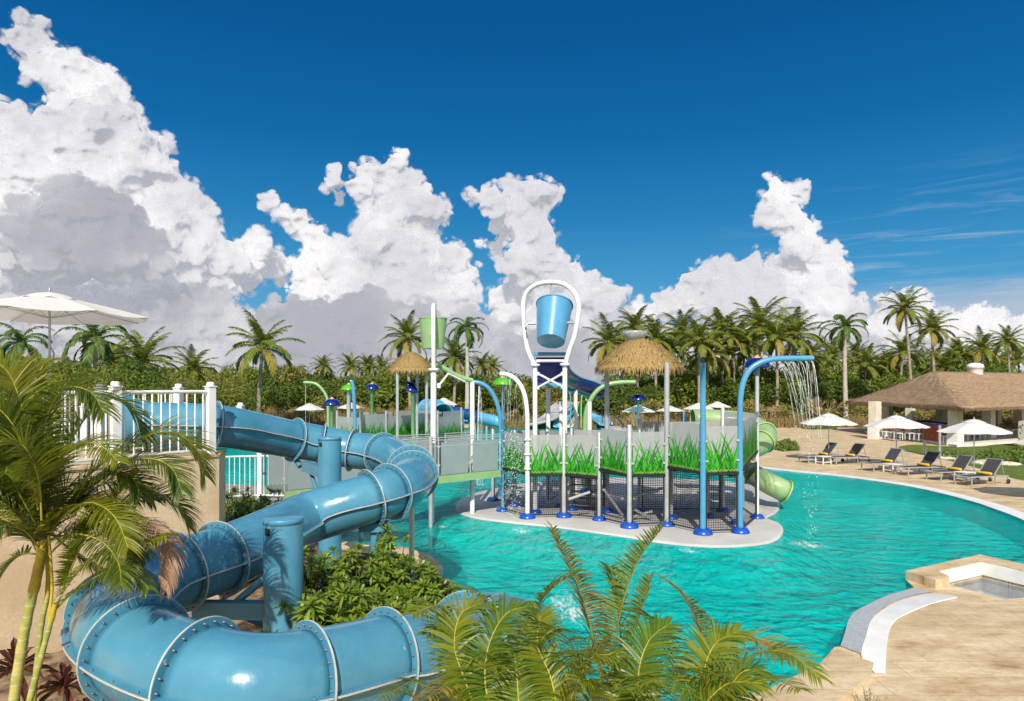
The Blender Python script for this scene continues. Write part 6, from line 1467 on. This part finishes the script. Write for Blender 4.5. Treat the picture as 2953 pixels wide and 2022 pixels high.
def _foam(N):
    N.n.clear(); tc = N.node('ShaderNodeTexCoord'); v = tc.outputs['Object']; L_ = N.vmath('LENGTH', v)
    nz = N.noise(v, 3.2, 6, .72); fine = N.noise(v, 14, 4, .7)
    a = N.math('ADD', N.math('MULTIPLY', N.math('SUBTRACT', nz, .5), 2.4), N.math('MULTIPLY', N.math('SUBTRACT', fine, .5), 1.8)); a = N.math('ADD', a, N.map(L_, .05, 1.0, .25, -1.0)); a = N.map(a, -.20, .95, 0, .85)
    d = N.node('ShaderNodeBsdfPrincipled'); d.inputs['Base Color'].default_value = (.82,.88,.88,1); d.inputs['Roughness'].default_value = .6
    tr = N.node('ShaderNodeBsdfTransparent'); mx = N.node('ShaderNodeMixShader'); N.l.new(a, mx.inputs[0]); N.l.new(tr.outputs[0], mx.inputs[1]); N.l.new(d.outputs[0], mx.inputs[2])
    o = N.node('ShaderNodeOutputMaterial'); N.l.new(mx.outputs[0], o.inputs[0])
_foam(NT(m_foam.node_tree))
def foam(px, py, w, h, label, drops=90, seed=0, up=.35):
    q = G(px, py, .012); rnd = random.Random(seed+int(px)); b = MB(); n = 36; k = 5
    vs = [(0,0,.02)]+[(1.15*i/k*math.cos(2*math.pi*j/n), 1.15*i/k*math.sin(2*math.pi*j/n), .02*(1-i/k)*rnd.uniform(.2,1.6)) for i in range(1, k+1) for j in range(n)]
    b.add(vs, [(0,1+j,1+(j+1) % n) for j in range(n)]+[(1+i*n+j, 1+(i+1)*n+j, 1+(i+1)*n+(j+1) % n, 1+i*n+(j+1) % n) for i in range(k-1) for j in range(n)], 0, True)
    for i in range(drops):
        r_ = rnd.random()**.5*.8; a = rnd.uniform(0, 6.28); z_ = abs(rnd.gauss(0, up)); drop_mesh(b, Vector((r_*math.cos(a), r_*math.sin(a), z_)), rnd.uniform(.008,.022)/max(w, .6))
    o = b.build('foam', m_foam); o.location = q; o.scale = (w, h, 1); tag(o, label, kind='stuff')
foam(1500,1532,.7,1.3,'white splash in front of the white curved pipe', 110, up=.22); foam(1382,1398,.9,1.0,'round white ripple beside the footbridge', 60); foam(2325,1572,1.1,1.3,'white splash right of the island under the arch', 60, up=.15)
foam(1985,1590,.6,.7,'small splash in front of the island', 60); foam(1640,1755,.95,2.6,'foaming water where the blue tube ends', 60, up=.05); foam(1075,1515,.5,.5,'small ripple in the shade of the tube', 20); foam(1275,1520,.35,.4,'small splash near the grey post', 40)
CLOUDS = [  # cumulus towers over the horizon: centre and radius of each swelling
(62,50,34),(95,85,45),(55,125,44),(112,150,66),(168,205,76),(225,238,90),(290,272,86),(330,300,76),(310,400,125),(400,420,70),(478,418,34),
(380,500,130),(470,545,82),(540,612,86),(592,645,56),(215,420,140),(150,505,155),(15,385,95),(60,540,150),(70,232,20),(300,640,200),(100,720,250),
(450,740,180),(600,780,120),(775,588,34),(812,625,32),(860,645,46),(905,688,44),(950,728,46),(985,775,55),(745,712,58),(795,770,62),(690,770,90),
(966,498,26),(958,532,34),(976,576,26),(1058,500,48),(1147,464,40),(1120,560,88),(1192,540,48),(1050,545,52),(1262,610,50),(1225,600,66),
(1170,655,105),(1075,665,72),(1100,730,105),(1205,765,105),(1300,748,62),(1342,795,54),(1325,860,72),(1000,850,150),(1150,880,150),(1290,910,90),
(1372,565,36),(1422,582,52),(1475,538,38),(1542,562,62),(1584,565,40),(1500,622,88),(1545,705,80),(1500,765,70),(1388,702,24),(1432,716,36),
(1570,745,62),(1652,785,46),(1702,822,48),(1600,830,92),(1742,872,70),(1445,855,48),(1480,905,82),(1600,930,120),(1845,915,62),(1930,885,62),
(1990,835,60),(2040,803,60),(2102,803,60),(2175,744,34),(2150,825,80),(2235,522,32),(2302,552,42),(2230,582,52),(2200,622,42),(2270,632,62),
(2322,662,46),(2300,722,60),(2370,742,58),(2402,762,46),(2262,792,80),(2382,822,75),(2432,815,32),(2200,865,100),(2350,905,120),(2100,905,110),(2455,895,52)]


m_cloud = bpy.data.materials.new('cloud_vapour'); m_cloud.use_nodes = True
m_core = bpy.data.materials.new('cloud_core'); m_core.use_nodes = True
def _cm(m_cloud, core, c0=(.17,.168,.175), c1=(.29,.283,.28)):
    N = NT(m_cloud.node_tree); N.n.clear()
    lw = N.node('ShaderNodeLayerWeight'); lw.inputs[0].default_value = 0.5
    tc = N.node('ShaderNodeTexCoord').outputs['Object']
    nz = N.noise(tc, 0.013, 5, 0.58)
    a = N.map(N.math('ADD', lw.outputs['Facing'], N.math('MULTIPLY', N.math('SUBTRACT', nz, .5), 1.6)), -0.05, 0.55, 1.0, 0.0)
    big = N.map(N.noise(tc, 0.0022, 4, 0.6), .38, .62)
    d = N.node('ShaderNodeBsdfDiffuse'); N.l.new(N.mix(big, c0, c1), d.inputs[0])
    geo = N.node('ShaderNodeNewGeometry')
    nn = N.vmath('NORMALIZE', N.vmath('ADD', N.vmath('SCALE', geo.outputs['Normal'], scale=.48), tuple(-LIGHT*.52)))
    N.l.new(nn, d.inputs['Normal'])
    e = N.node('ShaderNodeEmission'); e.inputs[0].default_value = (.335,.35,.395,1); e.inputs[1].default_value = 1.0  # even glow stands in for light scattered inside the cloud
    ad = N.node('ShaderNodeAddShader'); N.l.new(d.outputs[0], ad.inputs[0]); N.l.new(e.outputs[0], ad.inputs[1])
    if core: a = N.map(lw.outputs['Facing'], .75, 1.0, 1.0, 0.0)
    a = N.math('MULTIPLY', a, N.math('SUBTRACT', 1.0, geo.outputs['Backfacing']))
    tr = N.node('ShaderNodeBsdfTransparent'); mx = N.node('ShaderNodeMixShader')
    N.l.new(a, mx.inputs[0]); N.l.new(tr.outputs[0], mx.inputs[1]); N.l.new(ad.outputs[0], mx.inputs[2])
    out = N.node('ShaderNodeOutputMaterial'); N.l.new(mx.outputs[0], out.inputs[0])
_cm(m_cloud, False); _cm(m_core, True)
m_gcloud = bpy.data.materials.new('grey_cloud_vapour'); m_gcloud.use_nodes = True; m_gcore = bpy.data.materials.new('grey_cloud_core'); m_gcore.use_nodes = True
_cm(m_gcloud, False, (.035,.035,.038), (.17,.168,.168)); _cm(m_gcore, True, (.035,.035,.038), (.17,.168,.168))  # darker copies: the shade of thick cloud is put into the albedo
def make_cloud(blobs, dist, label, seed, grey=False):
    rnd = random.Random(seed); V = []; Fc = []; n = 0
    def ball(c, r, sub, amp, fr):
        nonlocal n
        v, f = ico(sub)
        w = (v*r+np.array(c))/(r*fr)
        d = billow(w+seed*3.1, 4)-.55
        p = v*(r*(1+amp*d))[:, None] if hasattr(d, 'shape') else p
        V.append(p+np.array(c)); Fc.append(f+n); n += len(v)
    for (x, y, r) in blobs:
        dd = dist*(1+rnd.uniform(-.03, .03)); k = 1/(1+((x-CX)/F)**2)**0.5
        c = P(x, y, dd); R0 = r/F*dd*0.93
        ball(c, R0, 5 if r > 60 else 4, 0.38, 0.7)
        m = int(10 + r/5)
        for i in range(m):        # smaller swellings on its surface, mostly on the seen and upper side
            u = Vector((rnd.gauss(0,1), rnd.gauss(-.55,.7), rnd.gauss(.25,.9))).normalized()
            r2 = R0*rnd.uniform(.22,.42) if r > 50 else R0*rnd.uniform(.3,.45)
            ball(c+u*R0*rnd.uniform(.72,.95), r2, 3 if r < 90 else 4, 0.4, 0.8)
    V = np.concatenate(V); Fc = np.concatenate(Fc)
    me = bpy.data.meshes.new('cloud'); me.vertices.add(len(V)); me.vertices.foreach_set('co', V.ravel())
    me.loops.add(Fc.size); me.loops.foreach_set('vertex_index', Fc.ravel().astype(np.int32))
    me.polygons.add(len(Fc)); me.polygons.foreach_set('loop_start', np.arange(0, Fc.size, 3)); me.polygons.foreach_set('loop_total', np.full(len(Fc), 3))
    me.polygons.foreach_set('use_smooth', np.ones(len(Fc), bool)); me.update(calc_edges=True)
    me.materials.append(m_cloud)
    o = bpy.data.objects.new('cloud', me); COL.objects.link(o)
    md = o.modifiers.new('skin', 'REMESH'); md.mode = 'VOXEL'; md.voxel_size = dist/2400*8.5; md.use_smooth_shade = True
    def bake(): return bpy.data.meshes.new_from_object(o.evaluated_get(bpy.context.evaluated_depsgraph_get()))
    sk = bake(); o.data = sk; o.modifiers.clear()
    sm = o.modifiers.new('soft', 'SMOOTH'); sm.factor = 0.5
    Vs, Ps, Ms, n = [], [], [], 0
    for its, off, slot in ((3, 0.0, 0), (6, 5.0, 0), (12, 11.0, 0), (30, 20.0, 1)):
        sm.iterations = its; q = bake()
        co = np.empty(len(q.vertices)*3); q.vertices.foreach_get('co', co); nr = np.empty(len(q.vertices)*3); q.vertices.foreach_get('normal', nr)
        f = np.empty(len(q.loops), np.int64); q.loops.foreach_get('vertex_index', f)
        C3 = co.reshape(-1,3); disp = (billow(C3/62.0+seed, 4)-.42)*28.0*dist/2400*(1.0 if off < 12 else .5)
        Vs.append(C3+nr.reshape(-1,3)*(disp-off*dist/2400)[:, None]); Ps.append(f.reshape(-1,4)+n); Ms.append(np.full(len(q.polygons), slot)); n += len(q.vertices)
        bpy.data.meshes.remove(q)
    Vs = np.concatenate(Vs); Ps = np.concatenate(Ps); m2 = bpy.data.meshes.new('cloud')
    m2.vertices.add(len(Vs)); m2.vertices.foreach_set('co', Vs.ravel()); m2.loops.add(Ps.size); m2.loops.foreach_set('vertex_index', Ps.ravel().astype(np.int32))
    m2.polygons.add(len(Ps)); m2.polygons.foreach_set('loop_start', np.arange(0, Ps.size, 4)); m2.polygons.foreach_set('loop_total', np.full(len(Ps), 4))
    m2.polygons.foreach_set('use_smooth', np.ones(len(Ps), bool)); m2.polygons.foreach_set('material_index', np.concatenate(Ms).astype(np.int32)); m2.update(calc_edges=True)
    o.modifiers.clear(); m2.materials.append(m_gcloud if grey else m_cloud); m2.materials.append(m_gcore if grey else m_core); o.data = m2
    bpy.data.meshes.remove(me); bpy.data.meshes.remove(sk)
    tag(o, label, 'cloud')
    return o
def _split(lo, hi): return [b for b in CLOUDS if lo <= b[0] < hi]
make_cloud(_split(-99, 660), 2400, 'huge cumulus cloud towering at the upper left above the white umbrella', 1)
make_cloud(_split(660, 1350), 2700, 'cumulus cloud with a rounded tower above the coconut palm and green bucket', 2)
make_cloud(_split(1350, 1810), 2800, 'cumulus cloud standing directly above the white arch of the blue bucket', 3)
make_cloud(_split(1810, 2600), 2600, 'narrow cumulus tower rising above the palm grove', 4)
_r = random.Random(5)
make_cloud([(x+_r.uniform(-20,20), (950 if x < 700 else 985 if x < 1350 else 1010 if x < 2300 else 1040)+_r.uniform(-45,35), _r.uniform(70,115)) for x in range(-200, 2450, 46)]+[(640,890,60),(560,890,70),(150,870,90),(1345,940,70),(300,1010,70),(380,1000,70),(440,1000,60),(520,1000,60),(230,1010,60)], 2120, 'long bank of grey cloud low behind the palms and tree belt', 6, True)
make_cloud([(x+_r.uniform(-20,20), 1062+_r.uniform(-25,22), _r.uniform(55,80)) for x in range(-200, 3250, 46)], 2050, 'thin far cloud bank just above the tree line', 8, True)
make_cloud([(x+_r.uniform(-20,20), 965+_r.uniform(-50,50), _r.uniform(55,95)) for x in range(2470, 3250, 52)], 3600, 'soft pale cloud bank low at the right above the pavilion', 9)
make_cloud([(100,650,105),(215,610,100),(325,640,95),(410,700,75),(40,700,110),(180,710,130),(320,750,90),(450,770,60)], 1950, 'smooth dark grey cloud in front of the huge cumulus', 7, True)
